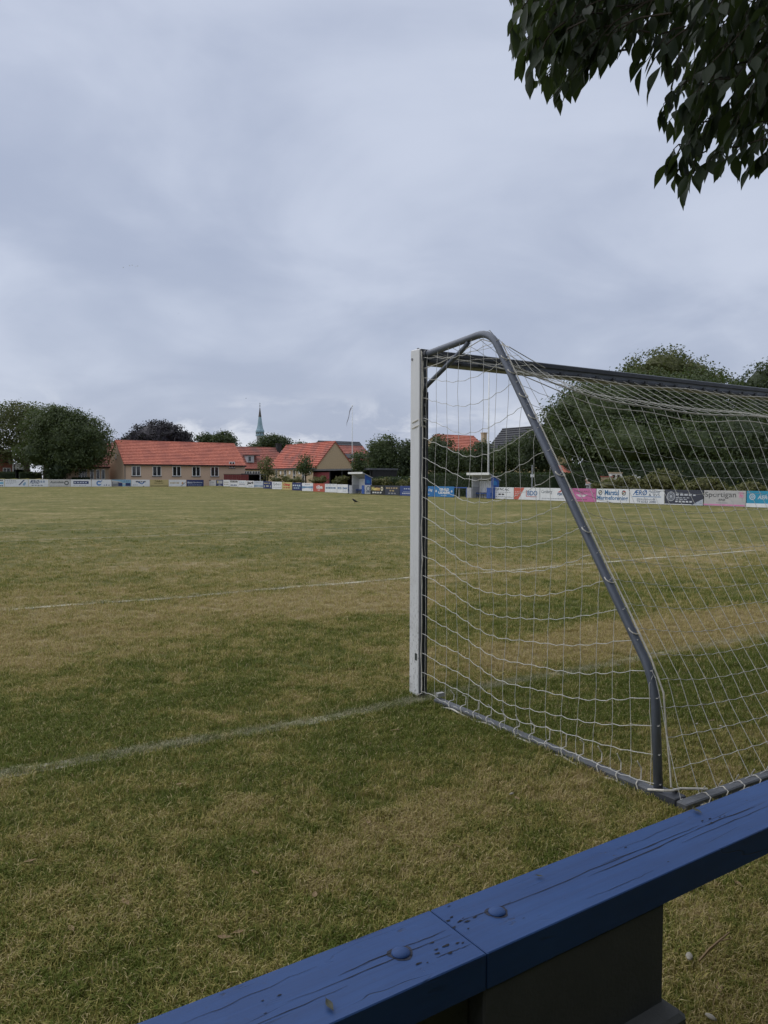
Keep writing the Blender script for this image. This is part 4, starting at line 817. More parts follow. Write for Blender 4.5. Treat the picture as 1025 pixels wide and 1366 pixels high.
# ------------------------------------------------------------------ dugouts (team shelters)
def dugout(label, x0, x1, zt, group, extra):
    b0, b1 = on_a(x0, SA-.4), on_a(x1, SA-.4); Wd = b0-b1; zb = hz(b0)
    r = thing('team_shelter', label, 'dugout', AB(SA-.4, b0, zb), TH-math.pi/2, group); D = .86
    bk = zt-.55
    m_ = MB(); m_.box(.06, Wd-.06, D-.06, D, .05, bk-.04)
    for k in range(9): m_.box(.08+k*(Wd-.16)/9, .08+(k+1)*(Wd-.16)/9-.03, D-.09, D-.06, .06, bk-.06)
    m_.build('back_wall', plain('pale_sheet', (.62, .63, .65)), r)
    sl = MB(); sl.add([(-.25, -.30, zt-.02), (Wd+.05, -.30, zt-.02), (Wd+.05, D+.08, bk), (-.25, D+.08, bk), (-.25, -.30, zt+.05), (Wd+.05, -.30, zt+.05), (Wd+.05, D+.08, bk+.07), (-.25, D+.08, bk+.07)], [(0, 3, 2, 1), (4, 5, 6, 7), (0, 1, 5, 4), (1, 2, 6, 5), (2, 3, 7, 6), (3, 0, 4, 7)]); sl.build('roof', GREYBRD, r)
    m_ = MB(); m_.box(-.27, Wd+.07, -.35, -.302, zt-.10, zt+.09); m_.build('fascia', WHITE, r)
    k = (zt-.03-bk)/(D+.38)
    for nm, x, mt in (('side_panel', 0, plain('pale_sheet', (.62, .63, .65))), ('side_panel', Wd-.05, BLUE_B)):
        m_ = MB(); vs = [(y, z) for y, z in ((.02, .96), (D-.07, .96), (D-.07, bk-.02), (.02, zt-.10))]
        m_.add([(x+dx, y, z) for dx in (0, .05) for y, z in vs], [(0, 1, 2, 3), (7, 6, 5, 4), (0, 4, 5, 1), (1, 5, 6, 2), (2, 6, 7, 3), (3, 7, 4, 0)]); m_.build(nm, mt, r)
        m_ = MB(); m_.box(x, x+.05, .02, D-.07, .04, .95); m_.build('lower_panel', GREYBRD if x == 0 else (WHITE if extra else BLUE_B), r)
    m_ = MB(); m_.box(.07, Wd-.07, .38, .74, .40, .45); m_.build('bench', BLUE_B, r)
    m_ = MB(); n = 4
    for i in range(n): x = .3+i*(Wd-.6)/(n-1); m_.box(x-.16, x+.16, .36, .68, .46, .50); m_.tube([(x-.12, .4, .40), (x-.12, .4, .04)], .02, 5); m_.tube([(x+.12, .4, .40), (x+.12, .4, .04)], .02, 5)
    m_.build('seat_shells', plain('navy_seat', (.03, .05, .13)), r)
    m_ = MB(); m_.box(-.62, -.03, -.02, .03, .05, .90); o = m_.build('front_panel', GREYBRD, r)
    m_ = MB(); m_.box(-.70, -.63, -.03, .04, .05, .95); m_.build('post', BLUE_B, o)
    m_ = MB(); m_.box(Wd-.55, Wd-.06, -.05, 0.0, .05, .92); m_.build('front_panel', BLUE_B, r)
    if extra:
        m_ = MB(); m_.add([(Wd+.004, y, z) for y, z in ((.15, .2), (.65, .2), (.65, .3), (.15, .3))], [(0, 1, 2, 3)])
        n = 14; vs = []
        for j in range(n):
            an = 2*math.pi*j/n; vs += [(Wd+.005, .40+.24*math.cos(an), .58+.28*math.sin(an)), (Wd+.005, .40+.16*math.cos(an), .58+.20*math.sin(an))]
        m_.add(vs, [(2*j, 2*((j+1) % n), 2*((j+1) % n)+1, 2*j+1) for j in range(n)]); m_.build('printed_mark', paint((.2, .24, .32)), r)
    m_ = MB(); m_.add([(Wd+.004, y, z) for y, z in ((.20, 1.15), (.60, 1.10), (.60, 1.35), (.4, 1.50), (.20, 1.45))], [(0, 1, 2, 3, 4)]); m_.build('printed_mark', paint((.05, .22, .52)), r)
dugout('blue and grey team dugout far off, left of goalpost', 470, 487, 2.20, 'team dugouts', True)
dugout('blue and grey team dugout seen inside the goal frame', 629.5, 656, 2.06, 'team dugouts', False)
p0, p1 = on_a(606.5, SA), on_a(622.5, SA)
rl = thing('pitch_rail', 'blue rail across the gap between blue board and dugout', 'rail', AB(SA, p0, 0), TH-math.pi/2); L = p0-p1
m_ = MB(); m_.box(0, L, -.04, .06, .84, .92); m_.build('top_rail', BLUE_B, rl)
m_ = MB(); m_.box(L*.3, L*.3+.09, .061, .15, -.2, .86); m_.build('post', CONC, rl)

# ------------------------------------------------------------------ old person walking behind the pink board
def skin_obj(name, verts, edges, radii, m, parent, lvl=1):
    me = bpy.data.meshes.new(name); me.from_pydata(verts, edges, []); me.materials.append(m); o = link(name, me, parent)
    sk = o.modifiers.new('skin', 'SKIN'); sk.use_smooth_shade = True
    for i, r in enumerate(radii): me.skin_vertices[0].data[i].radius = (r, r) if not isinstance(r, tuple) else r
    me.skin_vertices[0].data[0].use_root = True
    if lvl: sb = o.modifiers.new('sub', 'SUBSURF'); sb.levels = lvl; sb.render_levels = lvl
    return o
p = at_depth(787, 640, 56.5)
pe = thing('person', 'white haired person in grey jacket walking stooped behind pink board', 'person', (p.x, p.y, 0), math.pi+.35)
SKIN = mat('skin', (.50, .30, .22), .6, .05, 20); JACK = mat('grey_jacket', (.30, .31, .33), .85, .08, 20); TROU = mat('dark_trousers', (.07, .075, .09), .85, .08, 20); HAIR = mat('white_hair', (.70, .70, .68), .8, .06, 40)
# facing +x; stooped forward
bd = [(0, 0, .90), (.05, 0, 1.08), (.12, 0, 1.26), (.17, 0, 1.36), (.22, 0, 1.42), (.27, 0, 1.48), (.29, 0, 1.55), (.28, 0, 1.62),
      (.0, .09, .86), (.10, .10, .48), (.02, .10, .09), (.16, .10, .04), (0, -.09, .86), (-.06, -.10, .48), (-.24, -.10, .12), (-.12, -.10, .05),
      (.14, .18, 1.32), (.10, .24, 1.06), (.26, .23, .88), (.14, -.18, 1.32), (.04, -.24, 1.06), (.14, -.23, .85)]
be = [(0, 1), (1, 2), (2, 3), (3, 4), (4, 5), (5, 6), (6, 7), (0, 8), (8, 9), (9, 10), (10, 11), (0, 12), (12, 13), (13, 14), (14, 15), (3, 16), (16, 17), (17, 18), (3, 19), (19, 20), (20, 21)]
br = [(.13, .15), (.13, .15), (.14, .17), (.10, .14), .055, .062, .088, .07, .085, .058, .042, .035, .085, .058, .042, .035, .062, .046, .034, .062, .046, .034]
skin_obj('body', bd, be, br, SKIN, pe)
jk = [(0, 0, .84), (.05, 0, 1.08), (.12, 0, 1.26), (.17, 0, 1.37), (.14, .18, 1.32), (.10, .24, 1.06), (.245, .232, .90), (.14, -.18, 1.32), (.04, -.24, 1.06), (.128, -.231, .88)]
skin_obj('jacket', jk, [(0, 1), (1, 2), (2, 3), (3, 4), (4, 5), (5, 6), (3, 7), (7, 8), (8, 9)], [(.16, .18), (.15, .17), (.16, .19), (.11, .15), .075, .060, .050, .075, .060, .050], JACK, pe)
skin_obj('trousers', [(0, 0, .90), (0, .09, .84), (.10, .10, .48), (.02, .10, .10), (0, -.09, .84), (-.06, -.10, .48), (-.235, -.10, .13)], [(0, 1), (1, 2), (2, 3), (0, 4), (4, 5), (5, 6)], [.15, .10, .073, .06, .10, .073, .06], TROU, pe)
skin_obj('hair', [(.235, 0, 1.53), (.25, 0, 1.60), (.285, 0, 1.655), (.325, 0, 1.645)], [(0, 1), (1, 2), (2, 3)], [.06, .082, .062, .03], HAIR, pe)
m_ = MB(); m_.prism([(.362, 1.53), (.395, 1.535), (.368, 1.585)], -.014, .014); m_.build('nose', SKIN, pe)
for s in (-1, 1):
    m_ = MB(); m_.lathe([(.004, -.014), (.012, -.006), (.012, .006), (.004, .014)], 6, .362, s*.03); o = m_.build('eye', plain('eye_dark', (.03, .03, .03)), pe); o.location = (0, 0, 1.585)
    m_ = MB(); m_.box(.27, .30, s*.083-.01, s*.083+.01, 1.54, 1.60); m_.build('ear', SKIN, pe)
m_ = MB(); m_.box(.352, .364, -.025, .025, 1.498, 1.508); m_.build('mouth', plain('lip', (.35, .15, .13)), pe)
for s, hx, hz_ in ((1, .26, .88), (-1, .14, .85)):
    y = .23*s; vs = [(hx, y, hz_), (hx+.03, y, hz_-.06)]; es = [(0, 1)]; rr = [.030, .032]
    for k, l in enumerate((.055, .065, .06, .045)):
        o = len(vs); yy = y+(k-1.5)*.017; vs += [(hx+.045, yy, hz_-.085), (hx+.058, yy, hz_-.085-l*.55), (hx+.055, yy, hz_-.085-l)]; es += [(1, o), (o, o+1), (o+1, o+2)]; rr += [.010, .009, .007]
    o = len(vs); vs += [(hx+.04, y-.03*s, hz_-.045), (hx+.055, y-.04*s, hz_-.08)]; es += [(0, o), (o, o+1)]; rr += [.011, .009]
    skin_obj('hand', vs, es, rr, SKIN, pe, 0)
for q in ((.09, .10), (-.17, -.10)):
    m_ = MB(); m_.bbox(q[0]-.12, q[0]+.14, q[1]-.05, q[1]+.05, 0, .085, .02); m_.build('shoe', DARKWOOD, pe)

# ------------------------------------------------------------------ birds
FEATH = mat('black_feathers', (.018, .018, .020), .6, .1, 10)
p = at_z(473.5, 671.5, 0)
cw = thing('crow', 'black crow standing on the grass in front of left dugout', 'bird', (p.x, p.y, gz(9, 50)), .15); cw.scale = (.72, .72, .72)
m_ = MB(); m_.tube([(-.30, 0, .13), (-.20, 0, .15), (-.10, 0, .19), (0, 0, .24), (.09, 0, .30), (.13, 0, .36), (.17, 0, .39), (.21, 0, .385), (.235, 0, .38)], [.02, .045, .085, .10, .085, .06, .055, .04, .022], 10); m_.build('body', FEATH, cw, smooth=True).scale = (-1, 1, 1)
m_ = MB(); m_.tube([(.225, 0, .385), (.26, 0, .38), (.30, 0, .365)], [.020, .014, .003], 6); m_.build('beak', FEATH, cw).scale = (-1, 1, 1)
m_ = MB(); m_.add([(-.30, -.03, .12), (-.30, .03, .12), (-.46, .05, .05), (-.46, -.05, .05), (-.30, -.03, .15), (-.30, .03, .15), (-.46, .05, .065), (-.46, -.05, .065)], [(0, 1, 2, 3), (7, 6, 5, 4), (0, 4, 5, 1), (2, 6, 7, 3), (0, 3, 7, 4), (1, 5, 6, 2)]); m_.build('tail', FEATH, cw).scale = (-1, 1, 1)
for s in (-1, 1):
    m_ = MB(); m_.add([(.06, s*.095, .30), (-.05, s*.115, .27), (-.36, s*.05, .10), (-.20, s*.10, .16), (.06, s*.08, .30), (-.05, s*.095, .27), (-.36, s*.035, .10), (-.20, s*.08, .16)], [(0, 1, 2, 3), (7, 6, 5, 4), (0, 4, 5, 1), (1, 5, 6, 2), (2, 6, 7, 3), (3, 7, 4, 0)]); m_.build('wing', FEATH, cw).scale = (-1, 1, 1)
    m_ = MB(); m_.tube([(0, s*.04, .17), (.01, s*.045, .08), (0, s*.05, .012), (.05, s*.05, .006)], [.016, .008, .007, .004], 5); m_.build('leg', FEATH, cw).scale = (-1, 1, 1)
def flyer(label, px, py, d, span, m, group):
    q = at_depth(px, py, d); r = thing('flying_bird', label, 'bird', q, random.uniform(0, 6), group)
    m_ = MB(); m_.tube([(-.22*span, 0, 0), (-.1*span, 0, 0), (.05*span, 0, .01), (.2*span, 0, .01)], [.012*span, .05*span, .06*span, .01*span], 6); m_.build('body', m, r)
    for s in (-1, 1):
        m_ = MB(); m_.add([(.06*span, 0, .03*span), (-.08*span, 0, .02*span), (-.10*span, s*.25*span, .12*span), (-.12*span, s*.5*span, .05*span), (.06*span, s*.25*span, .14*span), (.06*span, 0, .012*span), (-.08*span, 0, .004*span), (-.10*span, s*.25*span, .106*span), (.06*span, s*.25*span, .125*span)], [(0, 1, 2, 4), (4, 2, 3), (5, 8, 7, 6), (8, 3, 7), (0, 4, 8, 5), (1, 6, 7, 2)]); m_.build('wing', m, r)
GULL = mat('gull_white', (.80, .80, .80), .6, .03, 5)
flyer('small dark bird high in the sky left of middle', 238.5, 418.5, 150, .45, FEATH, None)
flyer('small dark bird flying just left of the church spire', 328.5, 531.5, 150, .5, FEATH, None)
for px, py in ((164.5, 357), (173, 354.5), (176.5, 354), (181, 355.5), (184, 355)):
    flyer('tiny white gull in the small flock high at left', px, py, 260, .9, GULL, 'white gulls in a flock')
# ------------------------------------------------------------------ the goal
def worn_paint():
    m = bpy.data.materials.new('worn_white_paint'); m.use_nodes = True; nt = m.node_tree; b = nt.nodes['Principled BSDF']
    oc = nd(nt, 'ShaderNodeTexCoord').outputs['Object']; z = nd(nt, 'ShaderNodeSeparateXYZ', {0: oc}).outputs[2]
    f = noise(nt, vmt(nt, 'MULTIPLY', oc, (9, 9, 1.6)), 1.0, 5, .65); sp = noise(nt, vmt(nt, 'MULTIPLY', oc, (1, 1, .45)), 75, 3, .6); sp2 = noise(nt, oc, 7, 4, .6)
    c = mix(nt, rng_map(nt, f, .3, .7), (.68, .685, .69), (.77, .775, .78))
    amt = rng_map(nt, z, .05, 1.1, .80, .05)
    c = mix(nt, mth(nt, 'MULTIPLY', rng_map(nt, sp, .56, .66), amt), c, (.16, .15, .14))
    c = mix(nt, mth(nt, 'MULTIPLY', rng_map(nt, sp2, .5, .72), mth(nt, 'MULTIPLY', amt, .6)), c, (.30, .29, .26))
    nt.links.new(c, b.inputs['Base Color']); b.inputs['Roughness'].default_value = .45; return m
PWHITE = worn_paint()
ALU = mat('grey_aluminium', (.125, .142, .18), .45, .10, 6, .1, 80, metal=.25, spec=.5)
ALU_D = mat('dark_net_rail', (.055, .060, .072), .5, .15, 8, .1, 60)
GALV = mat('weathered_ground_bar', (.105, .112, .122), .55, .16, 9, .25, 60, metal=.15)
CORD = mat('net_cord', (.66, .65, .61), .8, .08, 40)
ROPE = mat('lacing_rope', (.66, .63, .56), .85, .1, 40)
BOLT = mat('steel_bolt', (.20, .20, .21), .4, .1, 30, metal=.8)
GW = 7.32+.06
goal = thing('football_goal', 'grey and white freestanding football goal with sagging white net', 'football goal', AB(A0, B0, 0), TH)
BOW = 2.44
for x0 in (0, GW):
    g = MB(); g.bbox(x0, x0+.062, .008, .122, -.02, BOW, .006); po = g.build('goalpost', PWHITE, goal)
    g = MB(); g.box(x0+.004, x0+.058, -.004, .0075, .02, BOW-.005); g.box(x0+.004, x0+.016, -.016, -.004, .02, BOW-.3); g.box(x0+.046, x0+.058, -.016, -.004, .02, BOW-.3); g.build('net_rail', ALU_D, po)
    bo = None
    for z in (2.39, 2.30, 2.19, 2.05, 1.97, .16):
        if bo is None:
            g = MB(); g.tube([(x0+.03, -.004, z), (x0+.03, -.014, z)], .011, 8); bo = g.build('bolt', BOLT, po); zb_ = z
        else:
            c = bo.copy(); COL.objects.link(c); c.location = (0, 0, z-zb_)
    g = MB(); g.tube([(x0-.004 if x0 == 0 else x0+.066, .10, 2.375), (x0+.01, .10, 2.375)], .010, 8); g.build('bolt', BOLT, po)
    g = MB(); g.tube([(x0+.03, .07, BOW-.002), (x0+.03, .07, BOW+.012)], .010, 8); g.build('bolt', BOLT, po)
g = MB(); g.box(-.002, -.0005, .025, .05, .26, .31); g.build('sticker', plain('dark_sticker', (.05, .06, .06)), goal)
g = MB(); g.bbox(.064, GW-.002, .008, .122, 2.343, 2.439, .006); cb = g.build('crossbar', mat('pale_aluminium', (.20, .215, .245), .5, .12, 5, .1, 60, metal=.2), goal)
g = MB(); g.box(.066, GW-.004, -.012, .0075, 2.347, 2.366); g.box(.066, GW-.004, -.012, .0075, 2.40, 2.43); g.build('net_rail', ALU_D, cb)
g = MB(); g.box(.07, GW-.01, .1225, .1245, 2.345, 2.437); g.build('front_face', PWHITE, cb)
# net hooks along the crossbar
hk = MB(); hk.box(0, .03, -.03, -.012, 2.355, 2.375); h0_ = hk.build('net_hook', ALU_D, cb)
for k in range(1, 36):
    c = h0_.copy(); COL.objects.link(c); c.location = (.12+k*.2, 0, 0)
def rnd_path(pts, r, n=5):
    """round the corners of a polyline"""
    out = [Vector(pts[0])]
    for i in range(1, len(pts)-1):
        p, a, b = Vector(pts[i]), Vector(pts[i-1]), Vector(pts[i+1]); u_, v_ = (a-p).normalized(), (b-p).normalized(); d = min(r, (a-p).length*.45, (b-p).length*.45)
        A, B = p+u_*d, p+v_*d
        for k in range(n+1):
            t = k/n; out.append(A*(1-t)**2+p*2*t*(1-t)+B*t*t)
    out.append(Vector(pts[-1])); return out
PIPE = [(0, 2.395), (.70, 2.452), (1.95, .555), (1.985, -0.03)]       # (w, z) of the side frame tube
for x in (.032, GW-.03):
    g = MB(); g.tube(rnd_path([(x, -w, z) for w, z in PIPE], .13, 7), .0225, 12); sf = g.build('side_frame', ALU, goal, smooth=True)
    g = MB(); g.tube([(x, -.005, 2.165), (x, -.05, 2.19), (x, -.45, 2.385), (x, -.485, 2.415)], .016, 8); g.build('corner_brace', ALU, sf, smooth=True)
    g = MB(); g.tube([(x, .0, 2.395), (x, -.045, 2.398)], .028, 10); g.build('socket', ALU_D, sf)
    g = MB(); g.bbox(x-.03, x+.03, -2.045, -.17, .0, .052, .006); g.v = [(vx, vy, vz-.014*(1+(vy+.17)/1.785)-.030*((-vy-.17)/1.785)**2) for vx, vy, vz in g.v]; g.build('ground_bar', GALV, goal)
g = MB(); g.bbox(-.0, GW+.002, -2.165, -2.105, -.034, .020, .006); g.build('ground_bar', GALV, goal)
for x in (.032, GW-.03):
    g = MB(); g.bbox(x-.034, x+.05, -2.104, -1.957, -.034, .026, .004); cc = g.build('corner_bracket', ALU_D, goal)
    g = MB(); g.tube([(x+.035, -2.05, .024), (x+.035, -2.05, .042)], .012, 8); g.build('bolt', BOLT, cc)
g = MB(); g.box(.02, .075, -.20, -.17, .05, .075); g.build('peg_clip', plain('clip_grey', (.35, .35, .33)), goal)

# nets
def pipe_w(z):
    if z > 2.40: return .70
    P = PIPE
    for (w0, z0), (w1, z1) in zip(P[1:], P[2:]):
        if z1 <= z <= z0: return w0+(w1-w0)*(z0-z)/(z0-z1)
    return 1.985
def pipe_z(w):
    if w <= .70: return 2.40+.04*w/.7
    if w < 1.95: return 2.452+(w-.70)*(.555-2.452)/1.25
    return .555
CR = .0018
def wob(x, y, k): return math.sin(x*9.1+y*5.3+k)*.5+math.sin(x*4.3-y*7.7+k*2.1)*.5
def knot(m_, p, r):
    m_.add([p+Vector((r, 0, 0)), p+Vector((0, r, 0)), p-Vector((r, 0, 0)), p-Vector((0, r, 0)), p+Vector((0, 0, r)), p-Vector((0, 0, r))], [(0, 1, 4), (1, 2, 4), (2, 3, 4), (3, 0, 4), (1, 0, 5), (2, 1, 5), (3, 2, 5), (0, 3, 5)])
def side_net(x0, sgn, name):
    m_ = MB()
    cw, chh = .118, .1365
    def sag(w, z):
        wm = pipe_w(min(2.4, max(.02, z))); t = min(1, w/wm)
        s = math.sin(math.pi*t**1.15); up = (1-z/2.44)
        s2 = s*(.085+.06*math.sin(math.pi*min(1, z/2.3)))
        # nearer the post the mesh is held up a little, then drops
        s2 += .030*math.exp(-((t-.42)/.16)**2)*(1 if z < 2.0 else .3)
        if z > 2.0: s2 *= (2.44-z)/.44*.8+.2
        if z < .35: s2 *= max(.0, z/.35)
        return s2
    zr_ = [.055+chh*j for j in range(0, 18)]; nw = 17
    ws = [.018]+[.06+cw*i for i in range(nw)]
    def pos(w, z, k=0):
        s = sag(w, z); zz = z-s+.010*wob(w, z, 1)*(w > .1)
        return Vector((x0+sgn*(.012+.035*math.sin(math.pi*min(1, w/1.9))*math.sin(math.pi*min(1, z/2.4))*wob(w*.4, z*.5, 3)), -(w+.012*wob(z, w, 2)*(w > .1)), max(.03, zz)))
    # horizontal cords
    for z in zr_:
        wm = pipe_w(z)+(.0 if z < 2.35 else 0); pts = []
        n = max(3, int(wm/.04))
        for i in range(n+1):
            w = wm*i/n; p = pos(max(w, .018), z); t = w/wm
            # small kinks at the knots
            ph = ((w-.06)/cw) % 1.0; p.z -= .012*math.sin(math.pi*ph)*(1 if .1 < t < .95 else .3)
            pts.append(p)
        e = Vector((x0, -(wm+.025), pts[-1].z+.004)); pts[-1] = e
        # loop round the tube
        pts += [Vector((x0+sgn*(-.03), -(wm+.01), e.z+.01))]
        m_.tube(pts, CR, 5)
    # vertical cords
    for i, w in enumerate(ws):
        zt = pipe_z(w)-.0; top = zt+.022; pts = []; zs = [z for z in zr_ if z < zt-.05]
        zz = []
        for a in range(len(zs)): zz.append(zs[a]); 
        for z in zz:
            if pipe_w(z) < w-.01: continue
            pts.append(pos(w, z)); pts.append(pos(w, z+chh*.5)+Vector((0, .006*wob(w*3, z*5, 4), 0)))
        if len(pts) < 2: continue
        if pts[-1].z > zt-.02: pts.pop()
        pts.append(Vector((x0, -w, top)))
        lo_ = pts[0]
        pts.insert(0, Vector((x0+sgn*.035, -w-.02, .050)) if w > .2 else Vector((x0, -w, .03)))
        m_.tube(pts, CR*.72 if i else CR*1.6, 4)
    for w in ws[1:]:
        for z in zr_:
            if z < pipe_z(w)-.05 and w < pipe_w(z)-.02: knot(m_, pos(w, z), .0042)
    m_.build(name, CORD, goal)
side_net(.032-.012, -1, 'side_net'); side_net(GW-.018, 1, 'side_net')
# back and roof net: one sheet of mesh from crossbar over the slack rope down to the ground bar
def prof_end():
    return [(0, 2.375), (.35, 2.445), (.70, 2.475), (1.0, 2.04), (1.35, 1.50), (1.70, .965), (1.975, .56), (2.04, .27), (2.11, .02)]
def prof_mid():
    return [(0, 2.365), (.42, 2.13), (.84, 2.035), (1.03, 1.66), (1.22, 1.30), (1.42, .95), (1.63, .62), (1.86, .30), (2.13, .025)]
def resamp(P, n):
    P = [Vector((w, z, 0)) for w, z in P]; d = [0]
    for a, b in zip(P, P[1:]): d.append(d[-1]+(b-a).length)
    out = []
    for i in range(n+1):
        s = d[-1]*i/n; k = 0
        while k < len(P)-2 and d[k+1] < s: k += 1
        out.append(P[k].lerp(P[k+1], (s-d[k])/(d[k+1]-d[k])))
    return out
NR = 50
E0, E1 = resamp(prof_end(), NR), resamp(prof_mid(), NR)
def back(a, j):
    t = abs(1-a/(GW/2)); e = 1-t**5.5
    p = E0[j].lerp(E1[j], min(1, max(0, e))); v = j/NR
    wv = math.sin(math.pi*v)
    return Vector((a+.012*wob(a, v*3, 5)*wv, -(p.x+.020*wob(a*.45, v*2.2, 7)*wv), p.y+.016*wob(a*.6, v*2.5, 9)*wv))
m_ = MB(); na_ = 54; xs = [.03+(GW-.06)*i/na_ for i in range(na_+1)]
for i, a in enumerate(xs):
    pts = [back(a, j) for j in range(0, NR+1)]
    m_.tube(pts, CR*.85, 4)
# row cords, doubled spacing in j, with slight scallops between knots
for j in range(0, NR+1, 2):
    pts = []
    for i in range(na_):
        a = xs[i]; b = xs[i+1]; pts.append(back(a, j))
        q = (back(a, j)+back(b, j))/2; q.z -= .006; pts.append(q)
    pts.append(back(xs[-1], j)); m_.tube(pts, CR*.85, 4)
for i in range(0, na_+1):
    for j in range(0, NR+1, 2): knot(m_, back(xs[i], j), .0046)
m_.build('back_net', CORD, goal)
# slack top rope along the fold and bunched cord
g = MB(); jf = min(range(NR+1), key=lambda j: abs(E1[j].x-.84))
g.tube([back(a, jf)+Vector((0, 0, .004)) for a in xs], .0042, 6)
g.tube([back(a, jf+1)+Vector((0, .01, .012+.008*math.sin(a*6))) for a in xs], .0030, 6)
g.tube([back(a, 1)+Vector((0, .01, .01*math.sin(a*5))) for a in xs], .0032, 6)
g.tube([Vector((.02, -.02, 2.30)), Vector((.02, -.2, 2.315)), Vector((.03, -.45, 2.37)), Vector((.03, -.62, 2.41)), Vector((.04, -.86, 2.33)), Vector((.3, -.9, 2.22))], .003, 6)
g.tube([Vector((.0, -.015, 2.42)), Vector((.0, -.02, 2.30)), Vector((-.002, -.018, 2.1)), Vector((.0, -.015, 1.9))], .0036, 6)
g.build('top_rope', ROPE, goal)
# rope lacing along the ground bars
g = MB()
x = .032; pts = []; n = 70
for i in range(n+1):
    w = .28+(1.70)*i/n; ph = (w/.125) % 1.0
    pts.append((x-.036-.006*math.sin(w*31), -w, .012+.008*math.sin(w*19)-.034*((w-.17)/1.8)**2))
g.tube(pts, .0055, 6)
for k in range(13):
    w = .34+k*.128
    dz = -.030*((w-.17)/1.8)**2; g.tube([(x-.036, -w-.02, .012+dz), (x-.034, -w, .05+dz), (x-.01, -w+.012, .057+dz), (x+.028, -w+.02, .056+dz), (x+.036, -w+.025, .09+.02*math.sin(k)), (x+.01, -w+.03, .12)], .0032, 5)
pts = []
for i in range(200):
    a = .1+(GW-.2)*i/199; pts.append((a, -2.169-.004*math.sin(a*23), -.014+.010*math.sin(a*17)))
g.tube(pts, .006, 6)
for k in range(52):
    a = .18+k*.138
    g.tube([(a-.03, -2.17, -.016), (a, -2.168, .014), (a+.01, -2.135, .025), (a+.02, -2.102, .016), (a+.02, -2.12, .05)], .0032, 5)
g.tube([(x-.036, -1.95, .02), (x-.03, -2.04, .045), (.03, -2.06, .045), (.10, -2.06, .040), (.22, -2.12, .032)], .006, 6)
g.tube([(x+.02, -2.04, .05), (x+.022, -2.03, .14), (x+.016, -2.012, .3), (x+.014, -1.992, .5), (x+.012, -1.915, .66), (x+.012, -1.74, .93)], .0050, 6)
g.tube([(x+.012, -1.74, .93), (x+.012, -1.405, 1.43), (x+.012, -.957, 2.11), (x+.012, -.79, 2.37)], .0040, 6)
for k, (wz) in enumerate([(1.0, 2.03), (1.08, 1.90), (1.30, 1.57), (1.5, 1.27), (1.66, 1.02), (1.82, .78), (.84, 2.27), (.9, 2.18)]):
    w, z = wz; dx = .028
    ring = [(x+dx*math.cos(q), -w+.0*q, z+.012*math.sin(q*1.0)) for q in np.linspace(0, 6.283, 10)]
    ring = [(x+dx*math.cos(q), -w+dx*math.sin(q)*.83, z+dx*math.sin(q)*.55) for q in np.linspace(0, 6.283, 11)]
    g.tube(ring, .0032, 5)
for z in (1.94, 1.90): g.tube([(x+.034*math.cos(q), .06+.075*math.sin(q), z+.01*math.sin(q*2)) for q in np.linspace(2.6, 6.8, 9)], .006, 6)
g.build('lacing_rope', ROPE, goal)
g = MB(); g.tube([(-.002, -.012, 2.42)]+[(.005+.004*math.sin(k*2.3), -.022-.006*math.sin(k*1.7), 2.3-.0*k-2.2*k/20) for k in range(21)]+[(0, -.03, .04), (-.01, .03, .01)], .0032, 5); g.build('edge_cord', ROPE, goal)

# ------------------------------------------------------------------ blue plank rail in front of the camera
def blue_wood():
    m = bpy.data.materials.new('weathered_blue_paint'); m.use_nodes = True; nt = m.node_tree; b = nt.nodes['Principled BSDF']
    oc = nd(nt, 'ShaderNodeTexCoord').outputs['Object']
    l = vmt(nt, 'MULTIPLY', oc, (1.3, 26, 8)); gr = noise(nt, l, 1.6, 6, .62, .3)
    l2 = vmt(nt, 'MULTIPLY', oc, (1.0, 11, 4)); crk = noise(nt, l2, 1.5, 3, .5, .6)
    big = noise(nt, oc, 2.6, 5, .62, .2); sp = noise(nt, oc, 55, 3, .6); ch = noise(nt, vmt(nt, 'MULTIPLY', oc, (1, 1.7, 1)), 13, 5, .65)
    c = mix(nt, rng_map(nt, big, .32, .7), (.018, .060, .192), (.027, .078, .228))
    c = mix(nt, rng_map(nt, gr, .42, .75, 0, .55), c, (.018, .042, .125))
    c = mix(nt, rng_map(nt, sp, .62, .74, 0, .35), c, (.03, .05, .12))
    line = mth(nt, 'ABSOLUTE', mth(nt, 'SUBTRACT', crk, .5)); lines = rng_map(nt, line, .0, .010, 1, 0)
    lines = mth(nt, 'MULTIPLY', lines, rng_map(nt, noise(nt, oc, 3.3, 3), .48, .62))
    c = mix(nt, mth(nt, 'MULTIPLY', lines, .85), c, (.012, .014, .020))
    chips = mth(nt, 'MULTIPLY', rng_map(nt, ch, .64, .70), rng_map(nt, noise(nt, oc, 4.1, 2), .50, .60))
    c = mix(nt, mth(nt, 'MULTIPLY', chips, .85), c, (.035, .036, .045))
    nt.links.new(c, b.inputs['Base Color']); b.inputs['Roughness'].default_value = .55; b.inputs['Specular IOR Level'].default_value = .3
    h = mth(nt, 'SUBTRACT', mth(nt, 'MULTIPLY', gr, .4), mth(nt, 'ADD', lines, chips))
    bp = nd(nt, 'ShaderNodeBump', {'Strength': .45, 'Distance': .004, 'Height': h}); nt.links.new(bp.outputs[0], b.inputs['Normal']); return m
BW = blue_wood()
RZ = EYE-1.0; RTH = rad(33.85); RW, RT = .199, .078
J = at_z(650, 1272, RZ)
rail = thing('plank_rail', 'low rail of blue painted planks bolted to a concrete pier', 'rail', (J.x, J.y, 0), RTH)
def plank(x0, x1, name='plank'):
    g = MB(); g.bbox(x0, x1, 0, RW, RZ-RT, RZ, .0022); return g.build(name, BW, rail)
